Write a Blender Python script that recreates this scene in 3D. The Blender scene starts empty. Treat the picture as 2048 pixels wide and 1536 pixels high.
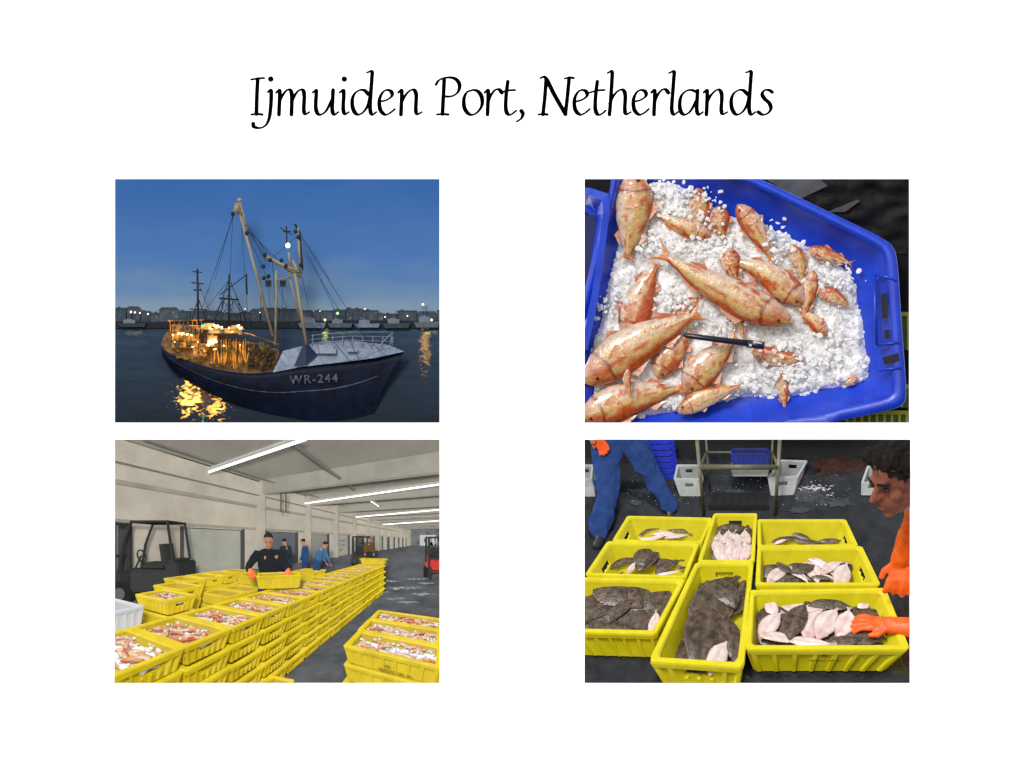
import bpy, bmesh, math, random
from mathutils import Vector, Matrix, noise
random.seed(7)
rnd=random.uniform
scene=bpy.context.scene
V=Vector
# ---------------------------------------------------------------- materials
def lin(h):
    if isinstance(h,str):
        h=h.lstrip('#'); c=[int(h[i:i+2],16)/255 for i in (0,2,4)]
        return tuple((x/12.92 if x<=.04045 else ((x+.055)/1.055)**2.4) for x in c)
    return tuple(h)
MATS={}
def M(name,col,rough=.6,var=.15,scale=3,bump=0.0,bscale=None,emis=None,estr=0,metal=0,spec=.4,col2=None,attr=False,coat=0,stretch=None,voro=0):
    if name in MATS: return MATS[name]
    m=bpy.data.materials.new(name); m.use_nodes=True; MATS[name]=m
    nt=m.node_tree; n=nt.nodes; b=n['Principled BSDF']; L=nt.links
    b.inputs['Roughness'].default_value=rough; b.inputs['Metallic'].default_value=metal
    b.inputs['Specular IOR Level'].default_value=spec
    b.inputs['Coat Weight'].default_value=coat; b.inputs['Coat Roughness'].default_value=.12
    geo=n.new('ShaderNodeNewGeometry'); src=geo.outputs['Position']
    if stretch:
        mp=n.new('ShaderNodeMapping'); mp.inputs['Scale'].default_value=stretch; L.new(src,mp.inputs['Vector']); src=mp.outputs['Vector']
    no=n.new('ShaderNodeTexNoise'); no.inputs['Scale'].default_value=scale; no.inputs['Detail'].default_value=6; no.inputs['Roughness'].default_value=.6
    L.new(src,no.inputs['Vector'])
    c=lin(col)
    ramp=n.new('ShaderNodeValToRGB'); ramp.color_ramp.elements[0].position=.32; ramp.color_ramp.elements[1].position=.68
    L.new(no.outputs['Fac'],ramp.inputs['Fac'])
    if attr:
        at=n.new('ShaderNodeAttribute'); at.attribute_name='Col'
        ramp.color_ramp.elements[0].color=(1-var,1-var,1-var,1); ramp.color_ramp.elements[1].color=(1+var*.4,)*3+(1,)
        mx=n.new('ShaderNodeMix'); mx.data_type='RGBA'; mx.blend_type='MULTIPLY'; mx.inputs[0].default_value=1
        L.new(at.outputs['Color'],mx.inputs[6]); L.new(ramp.outputs['Color'],mx.inputs[7]); L.new(mx.outputs[2],b.inputs['Base Color'])
    else:
        c2=lin(col2) if col2 else tuple(min(1,x*(1+var)) for x in c)
        c1=c if col2 else tuple(x*(1-var) for x in c)
        ramp.color_ramp.elements[0].color=c1+(1,); ramp.color_ramp.elements[1].color=c2+(1,)
        L.new(ramp.outputs['Color'],b.inputs['Base Color'])
    if bump:
        n2=n.new('ShaderNodeTexNoise'); n2.inputs['Scale'].default_value=bscale or scale*4; n2.inputs['Detail'].default_value=4
        L.new(src,n2.inputs['Vector']); hout=n2.outputs['Fac']
        if voro:
            vo=n.new('ShaderNodeTexVoronoi'); vo.inputs['Scale'].default_value=voro; L.new(src,vo.inputs['Vector'])
            ad=n.new('ShaderNodeMath'); ad.operation='MULTIPLY_ADD'; ad.inputs[1].default_value=.6; L.new(vo.outputs['Distance'],ad.inputs[0]); L.new(n2.outputs['Fac'],ad.inputs[2]); hout=ad.outputs[0]
        bp=n.new('ShaderNodeBump'); bp.inputs['Strength'].default_value=bump; bp.inputs['Distance'].default_value=.05
        L.new(hout,bp.inputs['Height']); L.new(bp.outputs['Normal'],b.inputs['Normal'])
    if emis:
        b.inputs['Emission Color'].default_value=lin(emis)+(1,); b.inputs['Emission Strength'].default_value=estr
        if estr<1:
            nz=n.new('ShaderNodeTexNoise'); nz.inputs['Scale'].default_value=5; L.new(geo.outputs['Position'],nz.inputs['Vector'])
            mr=n.new('ShaderNodeMapRange'); mr.inputs[1].default_value=.42; mr.inputs[2].default_value=.66; mr.inputs[3].default_value=0; mr.inputs[4].default_value=estr*2.4
            L.new(nz.outputs['Fac'],mr.inputs[0]); L.new(mr.outputs[0],b.inputs['Emission Strength'])
    return m
# ---------------------------------------------------------------- panels
def W(px,py,d=0): return V(((px-1024)/100,-d,(768-py)/100))
class Flat:
    def __init__(s,r): s.r=r
    def prep(s,bm): pass
    def map(s,p): return p
class Persp:
    def __init__(s,r,f,cx,cy,cam,pitch,K,zfar,base=.03):
        s.r=r;s.f=f;s.cx=cx;s.cy=cy;s.cam=V(cam);s.K=K;s.zf=zfar;s.base=base
        p=math.radians(pitch); s.R=V((1,0,0)); s.F=V((0,math.cos(p),-math.sin(p))); s.U=V((0,math.sin(p),math.cos(p)))
    def prep(s,bm):
        cut(bm,s.cam+s.F*.35,-s.F,False)
    def map(s,p):
        q=p-s.cam; z=q.dot(s.F)
        px=s.cx+s.f*q.dot(s.R)/z; py=s.cy-s.f*q.dot(s.U)/z
        return W(px,py,s.base+s.K/z-s.K/s.zf)
    def at(s,px,py,z):
        return s.cam+(s.F+s.R*((px-s.cx)/s.f)+s.U*((s.cy-py)/s.f))*z
    def plane(s,px,py,h):
        d=s.F+s.R*((px-s.cx)/s.f)+s.U*((s.cy-py)/s.f)
        return s.cam+d*((h-s.cam.z)/d.z)
def cut(bm,co,no,cap):
    g=list(bm.verts)+list(bm.edges)+list(bm.faces)
    r=bmesh.ops.bisect_plane(bm,geom=g,plane_co=co,plane_no=no,clear_outer=True,dist=1e-5)
    if cap:
        es=[e for e in r['geom_cut'] if isinstance(e,bmesh.types.BMEdge) and e.is_valid and e.is_boundary]
        if es:
            try: bmesh.ops.holes_fill(bm,edges=es,sides=0)
            except Exception: pass
COL=scene.collection
def mk(name,bm,mat,pan,smooth=False,cap=True):
    pan.prep(bm)
    for v in bm.verts: v.co=pan.map(v.co)
    x0,y0,x1,y1=pan.r
    xs=[v.co.x for v in bm.verts]; zs=[v.co.z for v in bm.verts]
    if not xs: bm.free(); return None
    A=W(x0,y0);B=W(x1,y1)
    if max(xs)<=A.x or min(xs)>=B.x or max(zs)<=B.z or min(zs)>=A.z: bm.free(); return None
    if min(xs)<A.x: cut(bm,A,V((-1,0,0)),cap)
    if max(xs)>B.x: cut(bm,B,V((1,0,0)),cap)
    if max(zs)>A.z: cut(bm,A,V((0,0,1)),cap)
    if min(zs)<B.z: cut(bm,B,V((0,0,-1)),cap)
    if not bm.faces: bm.free(); return None
    me=bpy.data.meshes.new(name)
    for f in bm.faces: f.smooth=smooth
    bm.to_mesh(me); bm.free()
    ob=bpy.data.objects.new(name,me); COL.objects.link(ob)
    me.materials.append(mat)
    return ob
def thing(name,label,cat,parts,group=None,kind=None):
    flat=[]
    for p in parts:
        if p is None: continue
        if isinstance(p,tuple):
            if p[0] is None: continue
            flat.append((p[0],[c for c in p[1] if c]))
        else: flat.append((p,[]))
    if not flat: return None
    allo=[o for p,c in flat for o in [p]+c]
    lo=V((1e9,)*3);hi=V((-1e9,)*3)
    for o in allo:
        for v in o.data.vertices:
            for i in range(3): lo[i]=min(lo[i],v.co[i]);hi[i]=max(hi[i],v.co[i])
    base=V(((lo.x+hi.x)/2,(lo.y+hi.y)/2,lo.z))
    for o in allo: o.data.transform(Matrix.Translation(-base))
    if len(allo)==1:
        root=allo[0]; root.name=name; root.location=base
    else:
        root=bpy.data.objects.new(name,None); COL.objects.link(root); root.location=base; root.empty_display_size=.05
        for p,c in flat:
            p.parent=root
            for q in c: q.parent=p
    if kind: root['kind']=kind
    if label: root['label']=label
    if cat: root['category']=cat
    if group: root['group']=group
    return root
# ---------------------------------------------------------------- primitives
def quad(bm,*p):
    return bm.faces.new([bm.verts.new(V(q)) for q in p])
def hexa(bm,p):
    v=[bm.verts.new(V(q)) for q in p]
    for f in ((3,2,1,0),(4,5,6,7),(0,1,5,4),(1,2,6,5),(2,3,7,6),(3,0,4,7)): bm.faces.new([v[i] for i in f])
def box(bm,c,s,mat=None):
    c=V(c);h=V(s)/2
    p=[V((x*h.x,y*h.y,z*h.z)) for z in(-1,1) for x,y in((-1,-1),(1,-1),(1,1),(-1,1))]
    if mat: p=[mat@q for q in p]
    hexa(bm,[c+q for q in p])
def tube(bm,pts,r,n=8):
    pts=[V(p) for p in pts]
    if not isinstance(r,(list,tuple)): r=[r]*len(pts)
    rings=[]; ref=None
    for i,p in enumerate(pts):
        t=(pts[min(i+1,len(pts)-1)]-pts[max(i-1,0)]).normalized()
        if ref is None: ref=t.orthogonal().normalized()
        ref=(ref-t*ref.dot(t)).normalized(); b=t.cross(ref)
        rings.append([bm.verts.new(p+(ref*math.cos(2*math.pi*k/n)+b*math.sin(2*math.pi*k/n))*r[i]) for k in range(n)])
    for a,b in zip(rings,rings[1:]):
        for k in range(n): bm.faces.new((a[k],a[(k+1)%n],b[(k+1)%n],b[k]))
    bm.faces.new(rings[0][::-1]); bm.faces.new(rings[-1])
def ell(bm,c,r,mat=None,u=12,v=8):
    if not hasattr(r,'__len__'): r=(r,r,r)
    m=Matrix.Translation(V(c))@(mat.to_4x4() if mat else Matrix())@Matrix.Diagonal((*r,1))
    bmesh.ops.create_uvsphere(bm,u_segments=u,v_segments=v,radius=1,matrix=m)
def N(): return bmesh.new()
def cr(P,n=8):
    P=[V(p) for p in P]
    if len(P)==2: return [P[0].lerp(P[1],i/n) for i in range(n+1)]
    Q=[P[0]*2-P[1]]+P+[P[-1]*2-P[-2]]; out=[]
    for i in range(1,len(Q)-2):
        a,b,c,d=Q[i-1:i+3]
        for k in range(n):
            t=k/n
            out.append(.5*((2*b)+(c-a)*t+(2*a-5*b+4*c-d)*t*t+(3*b-a-3*c+d)*t**3))
    out.append(P[-1]); return out
def interp(tab,s):
    for (a,x),(b,y) in zip(tab,tab[1:]):
        if s<=b:
            t=(s-a)/(b-a); t=t*t*(3-2*t)*.5+t*.5; return x+(y-x)*t
    return tab[-1][1]
def mixc(a,b,t):
    t=max(0,min(1,t)); return tuple(x+(y-x)*t for x,y in zip(a,b))
# ---------------------------------------------------------------- board + title
NOPAN=Flat((-3000,-3000,5000,5000))
bw=bpy.data.materials.new('board_white_glow'); bw.use_nodes=True
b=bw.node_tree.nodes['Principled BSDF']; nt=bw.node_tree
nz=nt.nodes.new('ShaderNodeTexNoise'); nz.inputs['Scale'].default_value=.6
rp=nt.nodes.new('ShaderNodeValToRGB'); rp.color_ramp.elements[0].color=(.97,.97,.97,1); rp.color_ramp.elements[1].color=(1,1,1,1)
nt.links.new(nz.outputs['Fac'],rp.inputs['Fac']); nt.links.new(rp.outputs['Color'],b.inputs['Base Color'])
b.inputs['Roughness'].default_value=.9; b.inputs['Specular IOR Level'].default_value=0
b.inputs['Emission Color'].default_value=(1,1,1,1); b.inputs['Emission Strength'].default_value=1.0  # glow added so relief shadows leave the slide board white
bm=N(); box(bm,(0,.1,0),(60,.2,45)); o=mk('wall',bm,bw,NOPAN); thing('wall','plain white slide board with added glow','board',[o],kind='structure')
ink=M('black_ink',(.001,.001,.001),.9,0,1,spec=0)
BOWL_D=[(34,41),(27,48),(18,49),(8,43),(2,31),(2,14),(7,3),(14,0),(24,6),(33,20),(38,38)]
G={
'I':[[(15,71),(12,35),(10,1)],[(2,70),(15,72),(28,73)],[(0,0),(11,1),(22,0)]],
'j':[[(2,45),(8,49),(9,40),(7,15),(3,-8),(-5,-22),(-17,-27),(-28,-24),(-29,-18)],'.10,71'],
'm':[[(-4,44),(2,49),(3,40),(0,0)],[(1,24),(9,39),(18,49),(25,48),(27,36),(25,0)],[(26,24),(34,40),(43,49),(50,48),(52,36),(50,10),(53,1),(61,5)]],
'u':[[(-4,44),(3,49),(3,40),(1,16),(4,3),(11,0),(22,8),(34,30)],[(37,49),(35,25),(34,8),(38,0),(46,5)]],
'i':[[(-4,44),(3,49),(4,40),(2,12),(5,1),(13,5)],'.7,71'],
'd':[BOWL_D,[(33,84),(43,86),(42,70),(38,30),(37,8),(41,0),(49,5)]],
'e':[[(3,26),(16,29),(27,37),(26,46),(17,49),(8,43),(2,29),(3,10),(12,0),(22,3),(32,11)]],
'n':[[(-4,44),(2,49),(3,40),(0,0)],[(1,22),(10,38),(20,48),(28,49),(32,38),(30,10),(33,1),(42,5)]],
'P':[[(17,70),(14,35),(11,1)],[(0,0),(11,1),(23,0)],[(0,60),(7,69),(22,74),(38,72),(47,61),(44,46),(32,37),(16,36)]],
'o':[[(21,49),(9,45),(2,31),(3,12),(13,0),(26,3),(37,17),(38,34),(31,46),(21,49),(14,47)]],
'r':[[(-4,44),(2,49),(3,40),(0,0)],[(1,22),(8,38),(17,49),(25,50),(30,44)]],
't':[[(13,66),(9,40),(7,14),(10,2),(17,0),(28,8)],[(-3,44),(12,48),(27,49)]],
',':[[(6,7),(9,1),(5,-8),(-4,-14)]],
'N':[[(13,72),(9,35),(4,0)],[(-5,0),(4,1),(13,0)],[(1,73),(12,73),(28,40),(49,1)],[(59,73),(54,35),(49,1)],[(50,72),(60,74),(68,73)]],
'h':[[(1,83),(10,86),(9,65),(5,25),(2,0)],[(3,22),(12,38),(22,48),(31,49),(35,38),(33,10),(36,1),(45,5)]],
'l':[[(0,83),(10,86),(9,70),(4,25),(3,8),(7,0),(15,5)]],
'a':[[(35,46),(25,49),(15,47),(5,37),(1,19),(4,4),(12,0),(23,8),(35,29)],[(38,48),(36,25),(35,8),(39,0),(47,5)]],
's':[[(29,45),(22,49),(13,48),(9,40),(14,31),(23,22),(25,11),(18,2),(8,0),(0,5)]]}
LET=[('I',502),('j',534),('m',557),('u',630),('i',684),('d',703),('e',757),('n',801),('P',873),('o',926),('r',974),('t',1004),(',',1036),('N',1081),('e',1147),('t',1183),('h',1216),('e',1265),('r',1307),('l',1340),('a',1358),('n',1412),('d',1461),('s',1516)]
bm=N()
def disc(bm,c,r):
    bm.faces.new([bm.verts.new(c+V((math.cos(a*math.pi/8)*r,0,-math.sin(a*math.pi/8)*r))) for a in range(16)])
SH=.035
for ch,X in LET:
    for si,st in enumerate(G[ch]):
        if isinstance(st,str):
            x,y=st[1:].split(','); disc(bm,W(X+float(x)-SH*float(y),229-float(y),.026),.058); continue
        pts=cr([V((X+x-SH*(y-24),229-y,0)) for x,y in st],10)
        ls=[];rs=[];hws=[]
        for i,p in enumerate(pts):
            t=(pts[min(i+1,len(pts)-1)]-pts[max(i-1,0)]).normalized()
            k=abs(t.x*math.sin(.42)+t.y*math.cos(.42))
            hws.append(2.0+2.6*k*k)
        hws=[sum(hws[max(0,i-3):i+4])/len(hws[max(0,i-3):i+4]) for i in range(len(hws))]
        for i,p in enumerate(pts):
            t=(pts[min(i+1,len(pts)-1)]-pts[max(i-1,0)]).normalized()
            nn=V((-t.y,t.x,0))*hws[i]
            ls.append(bm.verts.new(W(p.x+nn.x,p.y+nn.y,.014+.002*si))); rs.append(bm.verts.new(W(p.x-nn.x,p.y-nn.y,.014+.002*si)))
        for i in range(len(pts)-1): bm.faces.new((ls[i],ls[i+1],rs[i+1],rs[i]))
        for i in (0,len(pts)-1): disc(bm,W(pts[i].x,pts[i].y,.024),hws[i]/100)
o=mk('title_lettering',bm,ink,NOPAN)
thing('title_lettering','black calligraphic title lettering on the white board','lettering',[o])
R1=(230,358,879,845);R2=(1169,358,1818,845);R3=(230,879,879,1365);R4=(1169,879,1818,1365)
for r,c,lab in ((R1,'#14243c','harbour at dusk'),(R2,'#101012','iced fish in blue bin'),(R3,'#77746e','fish auction hall'),(R4,'#121416','crates on a wet floor')):
    bm=N(); a=W(r[0],r[1]);z=W(r[2],r[3]); box(bm,((a.x+z.x)/2,-.005,(a.z+z.z)/2),(z.x-a.x,.02,a.z-z.z))
    o=mk('picture_panel',bm,M('panel_'+c[1:],c,.8,.1),NOPAN)
    thing('picture_panel','rectangular picture panel showing '+lab,'picture',[o])

# ================================================================ PANEL 1 : trawler at dusk
P1=Flat(R1)
def gradmat(name,stops,axis_lo,axis_hi):
    m=bpy.data.materials.new(name); m.use_nodes=True; n=m.node_tree.nodes; L=m.node_tree.links; b=n['Principled BSDF']
    g=n.new('ShaderNodeNewGeometry'); s=n.new('ShaderNodeSeparateXYZ'); L.new(g.outputs['Position'],s.inputs[0])
    mr=n.new('ShaderNodeMapRange'); mr.inputs[1].default_value=axis_lo; mr.inputs[2].default_value=axis_hi
    no=n.new('ShaderNodeTexNoise'); no.inputs['Scale'].default_value=.9; no.inputs['Detail'].default_value=5
    mp=n.new('ShaderNodeMapping'); mp.inputs['Scale'].default_value=(.5,1,1.8); mp.inputs['Rotation'].default_value=(0,.25,0); L.new(g.outputs['Position'],mp.inputs[0]); L.new(mp.outputs[0],no.inputs['Vector'])
    ad=n.new('ShaderNodeMath'); ad.operation='MULTIPLY_ADD'; ad.inputs[1].default_value=.55; L.new(no.outputs['Fac'],ad.inputs[0])
    L.new(s.outputs['Z'],mr.inputs[0]); L.new(mr.outputs[0],ad.inputs[2])
    sb=n.new('ShaderNodeMath'); sb.operation='SUBTRACT'; sb.inputs[1].default_value=.275; L.new(ad.outputs[0],sb.inputs[0])
    r=n.new('ShaderNodeValToRGB'); L.new(sb.outputs[0],r.inputs[0])
    r.color_ramp.elements[0].position=stops[0][0]; r.color_ramp.elements[0].color=lin(stops[0][1])+(1,)
    r.color_ramp.elements[1].position=stops[-1][0]; r.color_ramp.elements[1].color=lin(stops[-1][1])+(1,)
    for p,c in stops[1:-1]:
        e=r.color_ramp.elements.new(p); e.color=lin(c)+(1,)
    L.new(r.outputs[0],b.inputs['Base Color']); b.inputs['Roughness'].default_value=1; b.inputs['Specular IOR Level'].default_value=0
    return m
sky=gradmat('dusk_sky',[(0,'#8499aa'),(.18,'#6b8aad'),(.45,'#4d78b2'),(1,'#3a66a8')],W(0,640).z,W(0,358).z)
bm=N(); quad(bm,W(230,660,.02),W(879,660,.02),W(879,358,.02),W(230,358,.02))
thing('sky','clear blue dusk sky over the harbour','sky',[mk('sky',bm,sky,P1,cap=False)],kind='structure')
def wd(py): return .06+.5*(py-650)/195
wm=bpy.data.materials.new('harbour_water'); wm.use_nodes=True
n=wm.node_tree.nodes;L=wm.node_tree.links;b=n['Principled BSDF']
g=n.new('ShaderNodeNewGeometry')
mp=n.new('ShaderNodeMapping'); mp.inputs['Scale'].default_value=(1.0,1,5); L.new(g.outputs['Position'],mp.inputs[0])
no=n.new('ShaderNodeTexNoise'); no.inputs['Scale'].default_value=2.0; no.inputs['Detail'].default_value=3; L.new(mp.outputs[0],no.inputs['Vector'])
r=n.new('ShaderNodeValToRGB'); r.color_ramp.elements[0].position=.2; r.color_ramp.elements[0].color=lin('#172534')+(1,); r.color_ramp.elements[1].position=.85; r.color_ramp.elements[1].color=lin('#233649')+(1,)
L.new(no.outputs['Fac'],r.inputs[0])
sx=n.new('ShaderNodeSeparateXYZ'); L.new(g.outputs['Position'],sx.inputs[0])
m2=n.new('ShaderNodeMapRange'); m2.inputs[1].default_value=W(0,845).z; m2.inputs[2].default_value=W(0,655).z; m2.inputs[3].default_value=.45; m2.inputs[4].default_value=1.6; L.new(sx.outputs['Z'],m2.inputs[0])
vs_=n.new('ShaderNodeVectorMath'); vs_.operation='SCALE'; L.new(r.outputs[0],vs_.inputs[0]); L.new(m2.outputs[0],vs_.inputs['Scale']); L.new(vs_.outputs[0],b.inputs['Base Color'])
bp=n.new('ShaderNodeBump'); bp.inputs['Strength'].default_value=.08; bp.inputs['Distance'].default_value=.05; L.new(no.outputs['Fac'],bp.inputs['Height']); L.new(bp.outputs[0],b.inputs['Normal'])
b.inputs['Roughness'].default_value=.5; b.inputs['Specular IOR Level'].default_value=.08
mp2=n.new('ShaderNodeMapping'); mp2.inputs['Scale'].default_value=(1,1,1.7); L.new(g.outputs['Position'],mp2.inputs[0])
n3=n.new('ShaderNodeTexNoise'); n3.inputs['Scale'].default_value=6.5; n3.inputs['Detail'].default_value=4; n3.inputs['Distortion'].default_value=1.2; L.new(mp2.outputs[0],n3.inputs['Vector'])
painted_glints=[((376,796),(.42,.56),3.6,'#ffc052',.40),((436,815),(.32,.42),3.2,'#ffb84a',.42),((405,790),(.75,.6),.22,'#b07028',.30),((650,672),(.09,.22),1.2,'#cfe060',.32),((850,695),(.16,.65),.7,'#d09a30',.32),((270,666),(.45,.10),.18,'#a8a070',.40),((860,664),(.25,.08),.4,'#d8c070',.40),((406,838),(.04,.12),1.2,'#30d090',.40),((700,666),(.5,.08),.18,'#90a070',.40)]  # lamp reflections painted into the water as glowing patches
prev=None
for (px,py),(rx,rz),st,colr,thr in painted_glints:
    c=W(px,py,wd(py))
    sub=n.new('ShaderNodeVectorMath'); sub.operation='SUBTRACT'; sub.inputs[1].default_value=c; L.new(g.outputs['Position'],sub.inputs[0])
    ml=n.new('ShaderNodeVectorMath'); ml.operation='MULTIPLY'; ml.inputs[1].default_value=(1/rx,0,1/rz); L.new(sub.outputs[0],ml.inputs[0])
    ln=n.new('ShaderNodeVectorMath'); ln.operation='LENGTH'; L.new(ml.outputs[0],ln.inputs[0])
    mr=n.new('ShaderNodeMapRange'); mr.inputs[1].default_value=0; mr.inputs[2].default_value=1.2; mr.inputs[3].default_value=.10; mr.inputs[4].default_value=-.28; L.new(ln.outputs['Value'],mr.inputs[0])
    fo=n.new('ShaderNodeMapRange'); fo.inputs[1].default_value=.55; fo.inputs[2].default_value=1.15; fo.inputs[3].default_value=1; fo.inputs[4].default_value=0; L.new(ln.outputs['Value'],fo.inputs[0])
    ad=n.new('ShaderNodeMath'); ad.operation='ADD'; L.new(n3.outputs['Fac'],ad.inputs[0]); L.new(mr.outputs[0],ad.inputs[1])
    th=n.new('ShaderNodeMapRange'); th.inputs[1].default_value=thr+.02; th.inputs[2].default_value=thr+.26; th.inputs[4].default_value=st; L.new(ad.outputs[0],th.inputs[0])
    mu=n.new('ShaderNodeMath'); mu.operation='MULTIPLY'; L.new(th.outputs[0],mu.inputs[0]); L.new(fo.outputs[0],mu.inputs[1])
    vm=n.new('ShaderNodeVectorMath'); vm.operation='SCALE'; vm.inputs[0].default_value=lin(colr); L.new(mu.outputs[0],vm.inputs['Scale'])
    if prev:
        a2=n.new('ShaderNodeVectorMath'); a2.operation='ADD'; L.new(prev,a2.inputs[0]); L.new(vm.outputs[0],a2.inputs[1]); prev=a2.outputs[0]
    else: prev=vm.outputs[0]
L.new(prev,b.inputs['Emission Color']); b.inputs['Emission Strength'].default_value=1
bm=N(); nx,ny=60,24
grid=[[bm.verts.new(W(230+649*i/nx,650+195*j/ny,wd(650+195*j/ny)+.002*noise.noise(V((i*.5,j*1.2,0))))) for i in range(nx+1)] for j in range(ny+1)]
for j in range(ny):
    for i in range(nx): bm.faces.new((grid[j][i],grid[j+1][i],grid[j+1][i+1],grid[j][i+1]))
thing('water','dark rippled harbour water with painted yellow lamp reflections','water',[mk('water',bm,wm,P1,True,False)],kind='structure')
bm=N()
prof=[(230,642),(300,644),(420,640),(560,643),(700,640),(879,642)]
for (x0,y0),(x1,y1) in zip(prof,prof[1:]):
    hexa(bm,[W(x0,656,.12),W(x1,656,.12),W(x1,656,.05),W(x0,656,.05),W(x0,y0,.12),W(x1,y1,.12),W(x1,y1,.05),W(x0,y0,.05)])
thing('quay_wall','dark quay wall along the far harbour basin','quay',[mk('quay_wall',bm,M('quay_dark','#1b2027',.9,.4,12),P1)])
bcol=['#35424f','#3d4854','#384451','#414c58','#454d57']
lampw=M('shore_lamp','#ffffff',.5,0,1,emis='#ffd080',estr=1.6)
lampg=M('shore_lamp_green','#ffffff',.5,0,1,emis='#90e060',estr=1.6)
x=230; i=0
while x<879:
    w=rnd(14,44); top=rnd(616,630) if not (400<x<470) else rnd(624,632)
    x1=min(x+w,885)
    bm=N(); hexa(bm,[W(x,645,.09),W(x1,645,.09),W(x1,645,.045),W(x,645,.045),W(x,top,.09),W(x1,top,.09),W(x1,top,.045),W(x,top,.045)])
    o1=mk('wall',bm,M('shore_b%d'%(i%5),bcol[i%5],.9,.3,9),P1)
    bm=N()
    if i%3==1: hexa(bm,[W(x-1,top+1,.095),W(x1+1,top+1,.095),W(x1+1,top+1,.04),W(x-1,top+1,.04),W(x+5,top-4,.08),W(x1-5,top-4,.08),W(x1-5,top-4,.05),W(x+5,top-4,.05)])
    else: box(bm,W((x+x1)/2,top-1,.068),((x1-x)/100+.02,.055,.03)); box(bm,W(x+8,top-3.2,.068),(.05,.03,.03))
    o2=mk('roof',bm,M('shore_roof','#323c48',.9,.3,9),P1)
    wl=[]
    for k in range(int(w/6)):
        if random.random()<.22:
            bm=N(); box(bm,W(x+4+k*6,rnd(top+5,638),.093),(.020,.01,.012)); wl.append(mk('window',bm,M('shore_window','#8a7850',.5,0,1,emis='#ffc870',estr=.3),P1))
    thing('harbour_building','low dark harbour building on the far quay','building',[o1,o2]+wl,group='buildings along the far quay')
    x=x1+rnd(-2,3); i+=1
for px,py,c,s in ((262,624,0,.024),(270,625,0,.020),(280,626,0,.018),(296,628,0,.018),(675,627,1,.03),(650,640,1,.026),(846,609,0,.024),(770,634,0,.016),(815,632,0,.016),(490,618,0,.014),(520,625,0,.012),(863,640,0,.026),(640,622,0,.012),(730,618,0,.014)):
    bm=N(); tube(bm,[W(px,650,.13),W(px,py+2,.13)],.004,5); p=mk('post',bm,M('post_dark','#20242c',.8),P1)
    bm=N(); ell(bm,W(px,py,.135),s,u=8,v=6); l=mk('lamp',bm,lampg if c else lampw,P1,True)
    thing('street_lamp','lit lamp on a thin post on the far quay','street lamp',[p,l],group='lamps on the far quay')
def boat(x0,x1,y,h,col):
    bm=N(); d=.16
    hexa(bm,[W(x0+5,y,d+.03),W(x1-3,y,d+.03),W(x1-3,y,d-.02),W(x0+5,y,d-.02),W(x0,y-h*.45,d+.04),W(x1,y-h*.5,d+.04),W(x1,y-h*.5,d-.02),W(x0,y-h*.45,d-.02)])
    a=mk('hull',bm,M('moored_'+col[1:],col,.6,.3,10),P1)
    w=x1-x0; bm=N(); box(bm,W(x0+w*.4,y-h*.68,d+.01),(w*.42/100,.04,h*.42/100)); box(bm,W(x0+w*.38,y-h*.93,d+.01),(w*.2/100,.035,h*.14/100))
    c=mk('cabin',bm,M('moored_cabin','#66707f',.6,.2,10),P1)
    bm=N(); tube(bm,[W(x0+w*.5,y-h,d),W(x0+w*.5,y-h*1.8,d)],.006,5); e=mk('mast',bm,M('post_dark','#20242c'),P1)
    thing('moored_boat','white boat moored at the far quay','boat',[a,c,e],group='boats moored at the far quay')
boat(596,652,656,22,'#5e6a80');boat(655,705,655,18,'#46525f');boat(708,760,655,16,'#6c788c');boat(765,820,656,20,'#303a45');boat(828,879,655,24,'#525e6c');boat(236,292,654,16,'#2a323b')
# ---- the trawler
sheer=[(322,690),(336,705),(375,722),(430,738),(490,747),(545,744),(600,734),(680,725),(750,716),(809,703)]
low=[(325,713),(346,740),(385,768),(440,796),(500,816),(560,831),(615,842),(670,852),(715,848),(746,838)]
S=cr([V((a,b_,0)) for a,b_ in sheer],5); Lw=cr([V((a,b_,0)) for a,b_ in low],5)
def hullpt(i,t,extra=0):
    p=S[i].lerp(Lw[i],t); f=i/(len(S)-1)
    px=p.x+ (14*math.sin(t*math.pi)*f*f*f*-.6)
    return W(px,p.y,.60+.12*math.sin(math.pi*min(1,f*1.05))*(1-.5*t)+.05*math.sin(t*math.pi)+extra- (.10*t))
bm=N(); nt_=8
gr=[[bm.verts.new(hullpt(i,t/nt_)) for t in range(nt_+1)] for i in range(len(S))]
for a,c in zip(gr,gr[1:]):
    for k in range(nt_): bm.faces.new((a[k],a[k+1],c[k+1],c[k]))
bk=[[bm.verts.new(hullpt(i,t/nt_)+V((0,.10,0))) for t in (0,nt_)] for i in range(len(S))]
for i in range(len(S)-1):
    bm.faces.new((gr[i][0],gr[i+1][0],bk[i+1][0],bk[i][0]))
hull=mk('hull',bm,M('hull_navy','#060a16',.5,.5,4,.1,10,spec=.12,col2='#0e1932'),P1,True,False)
bm=N(); prev=None
for i in range(1,len(S)-3):
    f=i/(len(S)-1); t=.22+.25*math.sin(f*math.pi*.95)
    a=bm.verts.new(hullpt(i,t-.008,.012));c=bm.verts.new(hullpt(i,t+.010,.012))
    if prev: bm.faces.new((prev[0],prev[1],c,a))
    prev=(a,c)
stripe=mk('hull_stripe',bm,M('stripe_white','#343945',.6,.4,8,col2='#62666f',spec=0),P1,True,False)
bm=N(); tube(bm,[hullpt(i,0,.01) for i in range(len(S))],.011,6); rail=mk('bulwark_rail',bm,M('rail_blue','#1e2a42',.5,.2,8),P1,True)
bm=N()
aft=[(322,690),(336,705),(375,722),(430,738),(490,747),(548,744),(560,700),(520,688),(450,672),(390,660),(345,652),(330,668)]
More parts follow.
